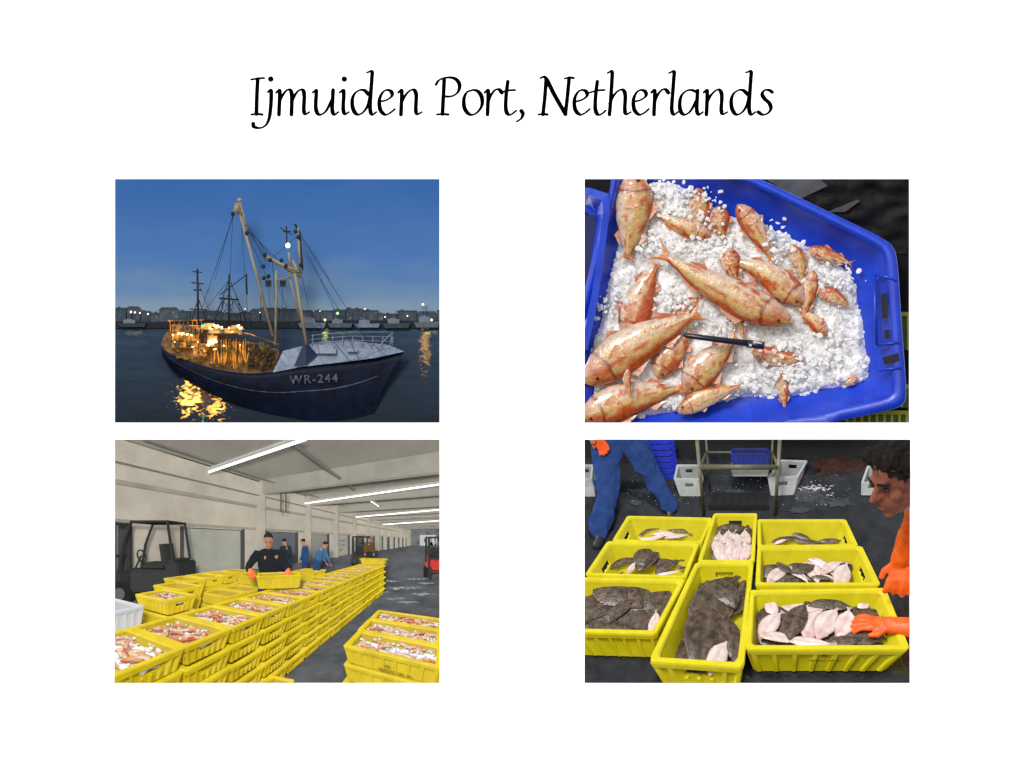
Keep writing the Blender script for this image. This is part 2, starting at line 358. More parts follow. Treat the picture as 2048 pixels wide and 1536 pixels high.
bm.faces.new([bm.verts.new(W(x,y,.60+(.02 if y>700 else -.08))) for x,y in aft])
aftd=mk('deck',bm,M('deck_lamp_amber','#4c3820',.6,.4,8,.3,col2='#8a6430'),P1,cap=False)  # amber lamplight put into the aft deck colour
bm=N()
fore=[(566,702),(612,690),(650,682),(710,682),(778,690),(809,703),(750,716),(680,725),(600,734),(546,745)]
bm.faces.new([bm.verts.new(W(x,y,.74 if y>712 else .64)) for x,y in fore])
fored=mk('foredeck',bm,M('foredeck_grey','#8a99ae',.5,.2,6,.2,col2='#5a6a82'),P1,cap=False)
bm=N(); hexa(bm,[W(588,733,.8),W(612,729,.8),W(634,712,.72),W(612,712,.70),W(605,692,.8),W(612,688,.8),W(632,706,.72),W(618,690,.70)])
brk=mk('breakwater',bm,M('break_blue','#16294a',.5,.2,6),P1)
bm=N(); box(bm,W(652,702,.72),(.40,.1,.10)); box(bm,W(652,694,.72),(.30,.08,.08))
gear=mk('winch_housing',bm,M('house_grey','#8896a8',.5,.2,6),P1)
bm=N(); box(bm,W(705,700,.72),(.2,.08,.07)); gear2=mk('hatch',bm,M('house_grey','#8896a8'),P1)
bm=N()
for k in range(9):
    x=625+k*20; y0=694-abs(k-5)*.3; tube(bm,[W(x,y0,.66),W(x+1,y0-24+k*.6,.66)],.006,5)
for dy in (0,8,16):
    tube(bm,[W(622,671+dy,.66),W(700,664+dy,.66),W(785,664+dy*1.2,.66)],.006,5)
    tube(bm,[W(785,664+dy*1.2,.66),W(780,690,.72)],.006,5)
tube(bm,[W(700,722,.78),W(760,690,.78),W(784,666,.7)],.008,5)
frail=mk('bow_railing',bm,M('rail_white','#8a96a4',.5,.1,6),P1,True)
lit=M('house_glow','#8c6a38',.6,.5,14,.3,emis='#ff9c30',estr=.5,col2='#241a0e')  # glow stands in for lamplight on the deckhouse and stern rail
lit2=M('net_glow','#94702a',.7,.6,16,.5,emis='#ff9c28',estr=.55,col2='#2c1e0c',stretch=(3,1,.5))  # glow stands in for lamplight on the net strands
dark=M('rig_dark','#12151c',.6,.2,8)
brown=M('opening_brown','#1a120a',.8,.3)
bm=N()
box(bm,W(372,676,.66),(.56,.12,.40)); box(bm,W(362,654,.64),(.34,.10,.08)); box(bm,W(400,700,.70),(.26,.1,.26)); box(bm,W(385,656,.66),(.72,.14,.025))
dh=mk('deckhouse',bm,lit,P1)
frm=[]
bm=N()
for k in range(9): box(bm,W(342+k*8+rnd(-1,1),674,.735),(.010,.03,rnd(.30,.46)))
for yy in (664,682): tube(bm,[W(338,yy,.735),W(412,yy+3,.735)],.006,5)
frm.append(mk('deckhouse_frame',bm,brown,P1))
bm=N(); box(bm,W(450,665,.68),(.68,.14,.09)); box(bm,W(447,658,.69),(.84,.16,.022)); box(bm,W(425,680,.69),(.2,.12,.26)); box(bm,W(418,650,.68),(.2,.1,.07)); ell(bm,W(470,655,.70),(.12,.08,.05))
wh=mk('wheelhouse',bm,M('wheelhouse_cream_glow','#a08a60',.6,.4,12,.1,emis='#ffa840',estr=.5,col2='#44321c'),P1)  # cream walls also glow to imitate the deck lamplight
bm=N(); box(bm,W(452,669,.765),(.50,.02,.05)); box(bm,W(468,682,.73),(.46,.05,.16)); box(bm,W(405,676,.77),(.06,.02,.2)); opn=mk('cabin_opening',bm,brown,P1)
bm=N()
for k in range(20):
    x=430+k*3.4+rnd(-1.5,1.5); tube(bm,[W(x,rnd(676,684),.78),W(x+rnd(-2,2),702,.79),W(x+rnd(-4,4),730+rnd(-8,8),.78)],[.006,rnd(.006,.016),.006],5)
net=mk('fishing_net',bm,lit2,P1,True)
bm=N()
for k in range(170):
    x=rnd(348,545); y=min(rnd(684,738),700+(x-340)*.17+12)
    ell(bm,W(x,y,.72+rnd(0,.03)),(rnd(.012,.05),.03,rnd(.012,.035)),Matrix.Rotation(rnd(0,3),3,'Y'),7,5)
for k in range(26):
    x=rnd(350,540); y=min(715,695+(x-340)*.12); tube(bm,[W(x,y+rnd(0,12),.75),W(x+rnd(-8,8),y-rnd(8,30),.75)],.006,5)
dg=mk('deck_gear',bm,M('gear','#1e160c',.8,.7,14,col2='#8a6a30'),P1,True)
bm=N()
for k in range(44):
    x=rnd(498,548); y=rnd(690,738); ell(bm,W(x,y,.76),(rnd(.02,.07),.05,rnd(.02,.045)),Matrix.Rotation(rnd(0,3),3,'Y'),7,5)
dg2=mk('rope_pile',bm,M('gear2','#100f0d',.8,.5,14,col2='#3e3220'),P1,True)
glow=M('deck_lamp_glow','#ffffff',.5,0,1,emis='#ffc458',estr=3.2)
lamps=[]
for x,y,s in ((357,668,.032),(366,667,.038),(375,669,.028),(384,671,.022),(346,670,.018),(350,684,.014),(421,657,.038),(432,652,.055),(443,655,.03),(459,656,.022),(474,653,.045),(424,686,.065),(433,682,.045),(417,690,.035),(482,656,.03),(386,694,.018),(430,698,.026),(448,692,.018),(481,690,.014),(396,684,.012),(465,664,.014)):
    bm=N()
    for q in range(3): ell(bm,W(x+rnd(-1,1)*s*70,y+rnd(-1,1)*s*40,.82),(s*rnd(.5,1),.02,s*rnd(.4,.75)),Matrix.Rotation(rnd(0,3),3,'Y'),u=10,v=6)
    lamps.append(mk('deck_lamp',bm,glow,P1,True))
bm=N(); ell(bm,W(406,652,.84),.028,u=10,v=6); lamps.append(mk('navigation_light',bm,M('nav_green','#20ffa0',.5,0,1,emis='#20ffb0',estr=2.2),P1,True))
beige=M('mast_beige','#7c745f',.5,.2,5,col2='#9a8f74')
def bar(bm,a,b,r,d=.8,d2=None,n=8): tube(bm,[W(*a,d),W(*b,d2 if d2 else d)],r,n)
bm=N(); bar(bm,(480,425),(546,672),.030,.82); bar(bm,(472,408),(485,430),.042,.82); box(bm,W(474,417,.82),(.13,.08,.22),Matrix.Rotation(.25,3,'Y')); ell(bm,W(479,401,.82),(.05,.05,.05),u=8,v=6)
bar(bm,(480,405),(496,462),.016,.86)
boom=mk('derrick_boom',bm,beige,P1,True)
bm=N()
bar(bm,(553,540),(551,690),.028,.78); bar(bm,(590,545),(613,690),.034,.80); bar(bm,(576,540),(600,640),.020,.74)
bar(bm,(530,512),(603,552),.040,.80); bar(bm,(545,520),(600,545),.030,.84); bar(bm,(585,520),(603,556),.034,.8)
bar(bm,(596,455),(602,550),.026,.8); bar(bm,(578,505),(580,535),.024,.8); bar(bm,(552,560),(586,553),.014,.8)
gan=mk('gantry_mast',bm,beige,P1,True)
blocks=[]
for c in ((466,428),(494,466),(529,510),(528,556),(537,553),(537,566),(527,533),(566,566),(563,521),(591,463),(597,474),(540,520),(602,530),(572,532)):
    bm=N(); ell(bm,W(*c,.86),(.042,.03,.046),u=8,v=6); blocks.append(mk('pulley_block',bm,dark,P1,True))
for x in (537,566):
    bm=N(); box(bm,W(x,562,.86),(.12,.05,.03)); box(bm,W(x-5,567,.86),(.02,.05,.1)); box(bm,W(x+5,567,.86),(.02,.05,.1)); box(bm,W(x,572,.86),(.12,.05,.03)); blocks.append(mk('hanging_frame',bm,dark,P1))
bm=N(); bar(bm,(560,455),(585,470),.010,.82);bar(bm,(573,452),(574,490),.014,.82);bar(bm,(566,463),(582,463),.014,.82); blocks.append(mk('radar',bm,dark,P1))
bm=N(); bar(bm,(590,448),(602,470),.022,.8);bar(bm,(600,468),(606,540),.014,.8); blocks.append(mk('antenna',bm,dark,P1))
bm=N()
for a,c in (((468,430),(396,640)),((466,430),(430,560)),((466,432),(458,600)),((482,435),(500,690)),((484,440),(532,520)),((488,440),(545,525)),((500,465),(556,520)),((496,470),(536,560)),
            ((600,470),(745,698)),((600,474),(720,724)),((606,500),(690,640)),((602,545),(640,712)),((596,460),(660,560)),((537,570),(546,690)),((566,570),(560,690)),((615,620),(700,722)),
            ((458,600),(462,650)),((395,560),(430,650)),((458,560),(395,640)),((520,530),(524,690)),((597,470),(540,520)),((700,640),(765,706)),((553,560),(600,690)),((490,450),(530,512)),((492,452),(548,520)),((468,428),(410,600)),((545,520),(552,640))):
    bar(bm,a,c,.0065,.79,None,4)
rig=mk('rigging_line',bm,M('line_dark','#1a2230',.7,.1),P1)
bm=N(); bar(bm,(395,538),(397,650),.022,.62); bar(bm,(383,565),(408,568),.012,.62); bar(bm,(385,543),(404,545),.01,.62); bar(bm,(388,580),(404,580),.016,.62); bar(bm,(380,618),(415,620),.012,.62);bar(bm,(396,600),(384,640),.010,.62);bar(bm,(398,600),(412,640),.010,.62)
aftm=mk('aft_mast',bm,dark,P1,True)
bm=N(); bar(bm,(459,548),(458,650),.022,.62); bar(bm,(440,590),(495,548),.01,.62); bar(bm,(493,550),(494,590),.016,.62); bar(bm,(438,596),(478,600),.016,.62); bar(bm,(458,560),(430,640),.008,.62); bar(bm,(462,565),(492,640),.008,.62)
for k in range(14): bar(bm,(rnd(436,478),rnd(585,605)),(rnd(430,485),rnd(610,650)),.008,.63,None,4)
midm=mk('middle_mast',bm,dark,P1,True)
bm=N(); ell(bm,W(576,491,.9),(.045,.04,.05),u=10,v=8); ml=mk('mast_light',bm,M('mast_light_mat','#ffffff',.5,0,1,emis='#fff0b0',estr=5),P1,True)
bm=N(); tube(bm,[W(324,688,.55),W(338,668,.5),(W(345,650,.5)),W(400,652,.5),W(500,668,.5),W(560,690,.5)],.010,5)
for k in range(8): bar(bm,(340+k*9,640),(342+k*9,672),.006,.6)
bar(bm,(336,642),(410,640),.010,.6)
far_=mk('stern_rail',bm,lit,P1,True)
def textobj(s,px,py,hpx,d,rot,mat,pan,name,wscale=1,space=1.1):
    cu=bpy.data.curves.new(name,'FONT'); cu.body=s; cu.size=hpx/100/.7; cu.space_character=space; cu.offset=.003
    ob=bpy.data.objects.new(name,cu); COL.objects.link(ob); bpy.context.view_layer.update()
    me=bpy.data.meshes.new_from_object(ob.evaluated_get(bpy.context.evaluated_depsgraph_get())); bpy.data.objects.remove(ob)
    bm=N(); bm.from_mesh(me); bpy.data.meshes.remove(me)
    mt=Matrix.Translation(W(px,py,d))@Matrix.Rotation(rot,4,'Y')@Matrix.Diagonal((wscale,1,1,1))@Matrix.Rotation(math.pi/2,4,'X')
    bmesh.ops.transform(bm,matrix=mt,verts=bm.verts)
    return mk(name,bm,mat,pan)
reg=textobj('WR-244',580,768,17,.80,-.045,M('reg_white','#343945',.8,.5,7,spec=0,col2='#646872'),P1,'registration_lettering',1.0,1.2)
thing('fishing_trawler','navy blue fishing trawler with lit deck and beige masts','boat',
 [(hull,[stripe,reg]),rail,aftd,fored,brk,gear,gear2,frail,(dh,frm),(wh,[opn]),net,dg,dg2,boom,(gan,[ml]),rig,aftm,midm,far_]+blocks+lamps)
for x,y,e in ((368,690,.3),(428,712,.5),(475,700,.35),(440,668,.22),(515,718,.22),(390,705,.2)):
    l=bpy.data.lights.new('deck_light','POINT'); l.energy=e*4.5; l.color=(1,.58,.18); l.shadow_soft_size=.05
    ob=bpy.data.objects.new('deck_light',l); ob.location=W(x,y,1.0); COL.objects.link(ob)

# ================================================================ fish
fishmat=M('fish_skin',(1,1,1),.22,.32,11,.24,22,attr=True,spec=.6,voro=17,coat=.7)
brownmat=M('flatfish_skin',(1,1,1),.30,.50,11,.25,24,attr=True,spec=.4,coat=.18)
whitemat=M('flatfish_belly',(1,1,1),.34,.10,6,.08,14,attr=True,spec=.5,coat=.3)
MUL=[(0,.08),(.025,.34),(.08,.62),(.18,.90),(.32,1),(.50,.88),(.68,.58),(.81,.29),(.875,.20),(.92,.34),(1,.74)]
MTH=[(0,.12),(.03,.45),(.12,.85),(.3,1),(.5,.9),(.7,.6),(.84,.3),(.9,.1),(1,.04)]
FLA=[(0,.05),(.04,.24),(.14,.64),(.30,.94),(.46,1),(.62,.82),(.77,.40),(.85,.13),(.90,.14),(1,.38)]
FTH=[(0,.3),(.08,.8),(.3,1),(.6,.75),(.85,.35),(1,.08)]
def fishbm(bm,pts,w,th,up,kind='mullet',flip=1,seed=0,m=26,n=14):
    lay=bm.loops.layers.float_color.get('Col') or bm.loops.layers.float_color.new('Col')
    C=cr(pts,10)
    d=[0]
    for a,b in zip(C,C[1:]): d.append(d[-1]+(b-a).length)
    def at(s):
        t=s*d[-1]
        for i in range(len(C)-1):
            if t<=d[i+1]: return C[i].lerp(C[i+1],(t-d[i])/max(1e-9,d[i+1]-d[i]))
        return C[-1]
    fl=kind in('brown','white')
    WP,TP=(FLA,FTH) if fl else (MUL,MTH)
    up=V(up).normalized(); rings=[]; vc={}
    def col(s,a,h):
        q=V((s*4+seed*7,a*1.6,seed*3.3)); nz=noise.noise(q*1.4); nz2=noise.noise(q*3.6+V((9,2,1))); st=noise.noise(V((s*3+seed,a*7,seed)))
        if not fl:
            red=(.52,.075,.018);cream=(.70,.46,.19);yel=(.70,.38,.045);pale=(.78,.59,.44)
            c=mixc(pale,cream,(a+.7)*1.0)
            c=mixc(c,yel,max(0,1-abs(a-.14)/.16)*.9)
            c=mixc(c,yel,max(0,1-abs(a+.36)/.12)*.8)
            c=mixc(c,pale,max(0,1-abs(a+.12)/.12)*.7)
            t={'mullet':-.06,'pale':-.40,'red':.42}[kind]
            c=mixc(c,red,(a-.45)*2.4+nz*1.5+t)
            c=mixc(c,(.58,.11,.025),(nz2*3.2+nz*2.0+st*1.8-.45+t))
            if s<.19+.03*a: c=mixc(c,(.56,.13,.05),.55+nz*.8); c=mixc(c,(.76,.52,.40),max(0,-a-.1)*.9)
            if abs(s-(.20-.03*a*a))<.012: c=mixc(c,(.22,.03,.02),.75)
            if s>.88: c=mixc(c,(.74,.20,.02),.9); c=mixc(c,(.78,.42,.14),.4*abs(math.sin(a*16)))
            return c
        if kind=='brown':
            c=mixc((.052,.034,.020),(.165,.112,.072),.5+nz2*1.6)
            if abs(a)>.72: c=mixc(c,(.085,.062,.044),.8)
            if abs(a)>.93: c=mixc(c,(.24,.18,.14),.6)
            if abs(a)<.06: c=mixc(c,(.20,.15,.10),.5)
            return c
        c=mixc((.76,.56,.50),(.86,.78,.74),.6+nz*1.1)
        if abs(a)>.74: c=mixc(c,(.70,.44,.40),.55)
        if abs(a)>.93: c=mixc(c,(.28,.18,.16),.6)
        if abs(a)<.06 : c=mixc(c,(.68,.38,.36),.5)
        if s<.2: c=mixc(c,(.66,.30,.28),.4+nz)
        if s>.88: c=mixc(c,(.35,.22,.20),.5)
        return c
    for i in range(m+1):
        s=i/m; p=at(s); t=(at(min(1,s+.02))-at(max(0,s-.02))).normalized(); side=up.cross(t).normalized()*flip; u2=t.cross(side).normalized()
        if u2.dot(up)<0: u2=-u2
        ring=[]
        for k in range(n):
            a=2*math.pi*k/n; ca,sa=math.cos(a),math.sin(a)
            ww=w*interp(WP,s); tt=th*interp(TP,s); hgt=sa
            if fl:
                hgt=sa*abs(sa)
                if abs(ca)>.8: ww*=1+.03*math.sin(s*70+seed)
            off=t*0
            if s>.92 and not fl: off=t*(-(1-abs(ca))*w*.8*((s-.92)/.08))
            ring.append(bm.verts.new(p+side*(ca*ww)+u2*(hgt*tt)+off))
            vc[ring[-1]]=col(s,ca,sa)
        rings.append(ring)
    fs=[]
    for a,b in zip(rings,rings[1:]):
        for k in range(n): fs.append(bm.faces.new((a[k],a[(k+1)%n],b[(k+1)%n],b[k])))
    fs.append(bm.faces.new(rings[0]))
    r=rings[-1]
    for k in range(n//2):
        q=[r[k],r[k+1],r[(n-k-1)%n],r[(n-k)%n]]; u=[]
        for v in q:
            if v not in u: u.append(v)
        if len(u)>2: fs.append(bm.faces.new(u))
    if not fl:
        for s0,s1,sg,hh in ((.28,.42,1,.42),(.60,.70,1,.26),(.62,.72,-1,.22),(.28,.34,-1,.34)):
            prev=None
            for j in range(7):
                s=s0+(s1-s0)*j/6; p=at(s); t=(at(s+.02)-at(s-.02)).normalized(); side=up.cross(t).normalized()*flip
                ww=w*interp(WP,s)*.93
                a=bm.verts.new(p+side*sg*ww); c=bm.verts.new(p+side*sg*(ww+w*hh*(1-j/6.6)*(.9 if j%2 else 1.05))+t*w*.35+up*th*.1)
                vc[a]=(.55,.12,.05);vc[c]=(.74,.36,.20)
                if prev: fs.append(bm.faces.new((prev[0],prev[1],c,a)))
                prev=(a,c)
        p=at(.225);t=(at(.25)-at(.2)).normalized();side=up.cross(t).normalized()*flip
        root=bm.verts.new(p-side*w*.18+up*th*.97); vc[root]=(.62,.16,.06); prev=None
        for j in range(6):
            an=-.55+.2*j; c=bm.verts.new(p-side*w*.18+(t*math.cos(an)-side*math.sin(an))*w*(.75 if j%2 else .82)+up*th*1.06); vc[c]=(.80,.46,.22)
            if prev: fs.append(bm.faces.new((root,prev,c)))
            prev=c
    for f in fs:
        for l in f.loops: l[lay]=(*vc[l.vert],1)
    p=at(.085);t=(at(.12)-at(.08)).normalized();side=up.cross(t).normalized()*flip
    return p+side*w*interp(WP,.085)*.32+up*th*interp(TP,.085)*.90
CAMDIR=V((0,-1,0))
def fish2(pts,wpx,kind='mullet',d=.62,tk=.55,flip=1,label=None,eye=True,seed=None):
    pp=[W(p[0],p[1],p[2] if len(p)>2 else d) for p in pts]
    bm=N(); w=wpx*.88/200; sd=seed if seed is not None else rnd(0,50)
    ep=fishbm(bm,pp,w,w*tk,CAMDIR,kind,flip,sd,72,32)
    o=mk('body',bm,fishmat,P2,True)
    parts=[o]
    if eye:
        bm=N(); ell(bm,ep,(w*.14,.03,w*.14),u=12,v=8); e=mk('eye',bm,M('fish_eye_ring','#b0603a',.2,.1),P2,True)
        bm=N(); ell(bm,ep+V((0,-.022,0)),(w*.085,.02,w*.085),u=10,v=8); e2=mk('pupil',bm,M('fish_pupil','#0a0a0c',.08,.0,spec=.8),P2,True)
        if e: parts.append((e,[e2]))
    thing('fish',label or 'red and gold mullet lying on crushed ice','fish',parts,group='red mullets in the blue bin')
# ================================================================ PANEL 2 : mullets on ice
P2=Flat(R2)
bm=N(); quad(bm,W(1169,845,.03),W(1818,845,.03),W(1818,358,.03),W(1169,358,.03))
thing('ground','dark floor beneath the blue bins','floor',[mk('ground',bm,M('dark_ground','#050506',.7,.5,3,.1,col2='#121113',spec=.2),P2,cap=False)],kind='structure')
bm=N()
q=[(1530,358),(1640,358),(1655,372),(1600,398)]
hexa(bm,[W(x,y,.05) for x,y in q]+[W(x,y,.12) for x,y in q])
thing('plastic_tray','grey tray edge on the dark floor','tray',[mk('plastic_tray',bm,M('tray_grey','#4a4c4d',.6,.3),P2)])
bm=N()
gx,gy=26,20
gg=[[bm.verts.new(W(1600+230*i/gx,358+150*j/gy,.07+.07*noise.noise(V((i*.22,j*.35,2)))+.03*noise.noise(V((i*.8,j*.5,7))))) for i in range(gx+1)] for j in range(gy+1)]
for j in range(gy):
    for i in range(gx):
        x=1600+230*i/gx; y=358+150*j/gy
        if (x-1600)*.62>(385-y)*1.0 + 10*noise.noise(V((i*.5,j*.5,1))): bm.faces.new((gg[j][i],gg[j+1][i],gg[j+1][i+1],gg[j][i+1]))
thing('tarpaulin','crumpled black plastic sheet behind the bin','plastic sheet',[mk('tarpaulin',bm,M('tarp_black','#060607',.55,.5,4,.3,7,spec=.15,col2='#101012'),P2,True,False)])
bm=N(); q=[(1655,424),(1715,399),(1720,402),(1690,424)]
hexa(bm,[W(x,y,.16) for x,y in q]+[W(x,y,.19) for x,y in q]); thing('plastic_strip','grey plastic strip on the dark sheet','strip',[mk('plastic_strip',bm,M('strip_grey','#3a3b3d',.6,.3),P2)])
def ylcr(x0,y0,x1,y1):
    bm=N(); quad(bm,W(x0,y1,.06),W(x1,y1,.06),W(x1,y0,.06),W(x0,y0,.06)); a=mk('side_wall',bm,M('lime_dark','#565c0c',.5,.3,5),P2)
    bm=N(); box(bm,W((x0+x1)/2,y0+3,.11),((x1-x0)/100,.1,.08))
    k=x0+4
    while k<x1: box(bm,W(k,(y0+y1)/2,.10),(.05,.08,(y1-y0)/100)); k+=15
    c=mk('rim',bm,M('lime','#a9ae1c',.45,.15,4),P2)
    thing('fish_crate','lime yellow ribbed crate on the floor behind the bin','crate',[a,c])
ylcr(1690,822,1818,850); ylcr(1797,625,1818,700); ylcr(1800,770,1818,815)
blue=M('bin_blue','#1c46d6',.30,.12,2.5,.05,8,spec=.5,col2='#1838b8')
def loopbin(loops):
    bm=N(); vs=[[bm.verts.new(W(x,y,d)) for x,y,d in lp] for lp in loops]
    for a,c in zip(vs,vs[1:]):
        for k in range(len(a)): bm.faces.new((a[k],a[(k+1)%len(a)],c[(k+1)%len(a)],c[k]))
    return bm
def chaik(lp,it=2):
    for _ in range(it):
        o=[]
        for i in range(len(lp)):
            a=lp[i];c=lp[(i+1)%len(lp)]; o+= [(a[0]*.82+c[0]*.18,a[1]*.82+c[1]*.18),(a[0]*.18+c[0]*.82,a[1]*.18+c[1]*.82)]
        lp=o
    return lp
O=[(1228,330),(1400,330),(1508,352),(1625,408),(1778,482),(1794,510),(1803,650),(1814,798),(1797,817),(1640,850),(1450,890),(1140,910),(1140,690),(1216,400)]
I=[(1240,340),(1395,340),(1497,366),(1612,424),(1762,498),(1772,524),(1781,655),(1789,782),(1774,796),(1630,827),(1450,862),(1156,890),(1156,690),(1226,404)]
B=[(1260,380),(1340,372),(1430,412),(1550,462),(1680,530),(1700,560),(1722,660),(1730,735),(1695,765),(1580,785),(1450,795),(1220,830),(1195,690),(1244,460)]
O,I,B=[chaik(x) for x in (O,I,B)]
def dd(lp,d): return [(x,y,d) for x,y in lp]
def shr(lp,k,cx=1480,cy=620): return [(cx+(x-cx)*k,cy+(y-cy)*k) for x,y in lp]
bm=loopbin([dd(shr(O,.965),.06),dd(shr(O,.99),.62),dd(O,.66),dd(O,.84),dd(shr(O,.997),.87),dd(shr(I,1.005),.87),dd(I,.84),dd(shr(I,.985),.70),dd(B,.25),dd(shr(B,.5),.2)])
body=mk('body',bm,blue,P2,True)
parts=[body]
for q in (((1761,588),(1773,586),(1775,636),(1764,638)),((1768,660),(1778,658),(1779,676),(1769,678)),((1764,715),(1796,706),(1798,722),(1768,730))):
    bm=N(); hexa(bm,[W(x,y,.80) for x,y in q]+[W(x,y,.885) for x,y in q]); parts.append(mk('handle_opening',bm,M('opening_shade','#070b24',.6,.1),P2))  # dark block imitates the shade inside the handle recess
for a,c in (((1748,548),(1752,690)),((1752,548),(1792,560)),((1755,690),(1800,684)),((1758,740),(1802,735))):
    bm=N(); tube(bm,[W(*a,.80),W(*c,.90)],.035,8); parts.append(mk('rib',bm,blue,P2,True))
thing('fish_bin','bright blue plastic bin filled with ice and red mullets','bin',parts)
lb=[(1120,372),(1180,376),(1218,388),(1220,420),(1196,600),(1175,700),(1120,700)]
ib=[(1120,386),(1178,390),(1204,400),(1206,425),(1184,590),(1165,680),(1120,680)]
b2=[(1120,400),(1170,410),(1190,425),(1190,445),(1174,560),(1160,640),(1120,640)]
bm=loopbin([dd(lb,.1),dd(lb,.93),dd(ib,.95),dd(b2,.4),dd(shr(b2,.9,1140,520),.38)]); a=mk('body',bm,blue,P2)
bm=N(); box(bm,W(1175,540,.45),(.3,.04,2.2)); c=mk('shade_panel',bm,M('bin_shadow_blue','#0a1550',.5,.3),P2)  # dark blue panel stands in for shade inside the bin
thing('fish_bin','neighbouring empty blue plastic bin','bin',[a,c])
ICE=[(1236,350),(1300,340),(1362,362),(1395,400),(1420,408),(1470,428),(1530,450),(1600,480),(1660,505),(1700,535),(1716,575),(1740,640),(1736,690),(1752,735),(1738,770),(1700,782),(1640,792),(1590,800),(1530,808),(1480,800),(1420,815),(1340,835),(1230,860),(1170,860),(1150,700),(1190,650),(1210,570),(1225,500)]
def inpoly(x,y,P):
    r=False;j=len(P)-1
    for i in range(len(P)):
        if (P[i][1]>y)!=(P[j][1]>y) and x<(P[j][0]-P[i][0])*(y-P[i][1])/(P[j][1]-P[i][1])+P[i][0]: r=not r
        j=i
    return r
def edged(x,y,P):
    m=1e9
    for i in range(len(P)):
        a=V((*P[i-1],0));c=V((*P[i],0));p=V((x,y,0));ab=c-a;t=max(0,min(1,(p-a).dot(ab)/ab.length_squared));m=min(m,(a+ab*t-p).length)
    return m
icemat=bpy.data.materials.new('crushed_ice'); icemat.use_nodes=True
n=icemat.node_tree.nodes;L=icemat.node_tree.links;b=n['Principled BSDF']; g=n.new('ShaderNodeNewGeometry')
no=n.new('ShaderNodeTexNoise'); no.inputs['Scale'].default_value=1.8; no.inputs['Detail'].default_value=8; L.new(g.outputs['Position'],no.inputs['Vector'])
n2=n.new('ShaderNodeTexNoise'); n2.inputs['Scale'].default_value=16; n2.inputs['Detail'].default_value=5; L.new(g.outputs['Position'],n2.inputs['Vector'])
r=n.new('ShaderNodeValToRGB'); r.color_ramp.elements[0].position=.28; r.color_ramp.elements[0].color=lin('#e4e0dc')+(1,); r.color_ramp.elements[1].position=.48; r.color_ramp.elements[1].color=(1,1,1,1)
L.new(no.outputs['Fac'],r.inputs[0]); L.new(r.outputs[0],b.inputs['Base Color'])
bp=n.new('ShaderNodeBump'); bp.inputs['Strength'].default_value=.30; bp.inputs['Distance'].default_value=.03; L.new(n2.outputs['Fac'],bp.inputs['Height']); L.new(bp.outputs[0],b.inputs['Normal'])
b.inputs['Roughness'].default_value=.35; b.inputs['Specular IOR Level'].default_value=.4
b.inputs['Subsurface Weight'].default_value=.5; b.inputs['Subsurface Radius'].default_value=(.18,.19,.2); b.inputs['Subsurface Scale'].default_value=.3
def iceh(x,y):
    q=V((x/70,y/70,3)); return .44+.15*noise.noise(q)+.05*noise.noise(q*3.2)+.014*noise.noise(q*9)+.006*noise.noise(q*21)
bm=N(); st=4; vv={}
def gv(i,j):
    if (i,j) not in vv:
        x=1160+i*st;y=350+j*st;e=edged(x,y,ICE); h=iceh(x,y)*(.45+.55*min(1,e/22))
        vv[(i,j)]=bm.verts.new(W(x+rnd(-1,1),y+rnd(-1,1),h))
    return vv[(i,j)]
for i in range(150):
    for j in range(128):
        x=1160+(i+.5)*st;y=350+(j+.5)*st
        if inpoly(x+10*noise.noise(V((x/13,y/13,0))),y+10*noise.noise(V((x/13,y/13,5))),ICE): bm.faces.new((gv(i,j),gv(i,j+1),gv(i+1,j+1),gv(i+1,j)))
base_ice=bm
def chunk(bm,c,r):
    m=Matrix.Translation(c)@Matrix.Diagonal((1,.20,1,1))@Matrix.Rotation(rnd(0,6),4,V((rnd(-1,1),rnd(-1,1),rnd(-1,1))).normalized())@Matrix.Diagonal((r*rnd(.7,1.5),r*rnd(.5,1),r*rnd(.6,1.2),1))
    res=bmesh.ops.create_icosphere(bm,subdivisions=1,radius=1,matrix=m)
    for v in res['verts']: v.co+=V((rnd(-1,1),rnd(-.12,.12),rnd(-1,1)))*r*.28
k=0
while k<3000:
    x=rnd(1165,1760);y=rnd(352,850)
    if not inpoly(x,y,ICE): continue
    if noise.noise(V((x/30,y/30,8)))<-.12 and random.random()<.5: continue
    e=edged(x,y,ICE); r_=rnd(.015,.05) if random.random()<.8 else rnd(.05,.11)
    chunk(base_ice,W(x,y,iceh(x,y)*(.5+.5*min(1,e/22))-r_*.05),r_); k+=1
thing('crushed_ice','heap of crushed white ice in the blue bin','ice',[mk('crushed_ice',base_ice,icemat,P2,False,False)],kind='stuff')
fish2([(1268,345),(1268,400),(1262,460),(1250,532)],86,'pale',.62,.5,1,'pale gold mullet lying along the bin side')
fish2([(1584,643),(1520,618),(1450,584),(1380,545),(1304,494)],82,'mullet',.80,.55,1,'gold and red mullet lying on top of the ice',seed=3)
fish2([(1608,608),(1560,566),(1520,540),(1456,518)],68,'mullet',.62,.5,1)
fish2([(1474,410),(1498,440),(1522,478),(1548,528)],52,'red',.57,.5,-1)
fish2([(1438,412),(1440,440),(1446,484)],46,'red',.52,.5,1)
fish2([(1420,472),(1380,457),(1345,444),(1305,425)],46,'mullet',.53,.5,1)
fish2([(1395,376),(1400,420),(1425,470)],48,'red',.49,.5,1)
fish2([(1258,680),(1272,620),(1292,570),(1320,515)],76,'red',.52,.5,-1)
fish2([(1170,766),(1230,716),(1300,674),(1350,650),(1418,616)],98,'mullet',.68,.5,-1,'large red and gold mullet with striped flank',seed=11)
fish2([(1160,838),(1230,808),(1290,790),(1384,772)],86,'red',.58,.5,-1)
fish2([(1315,756),(1333,720),(1360,690),(1390,655)],62,'red',.50,.5,-1)
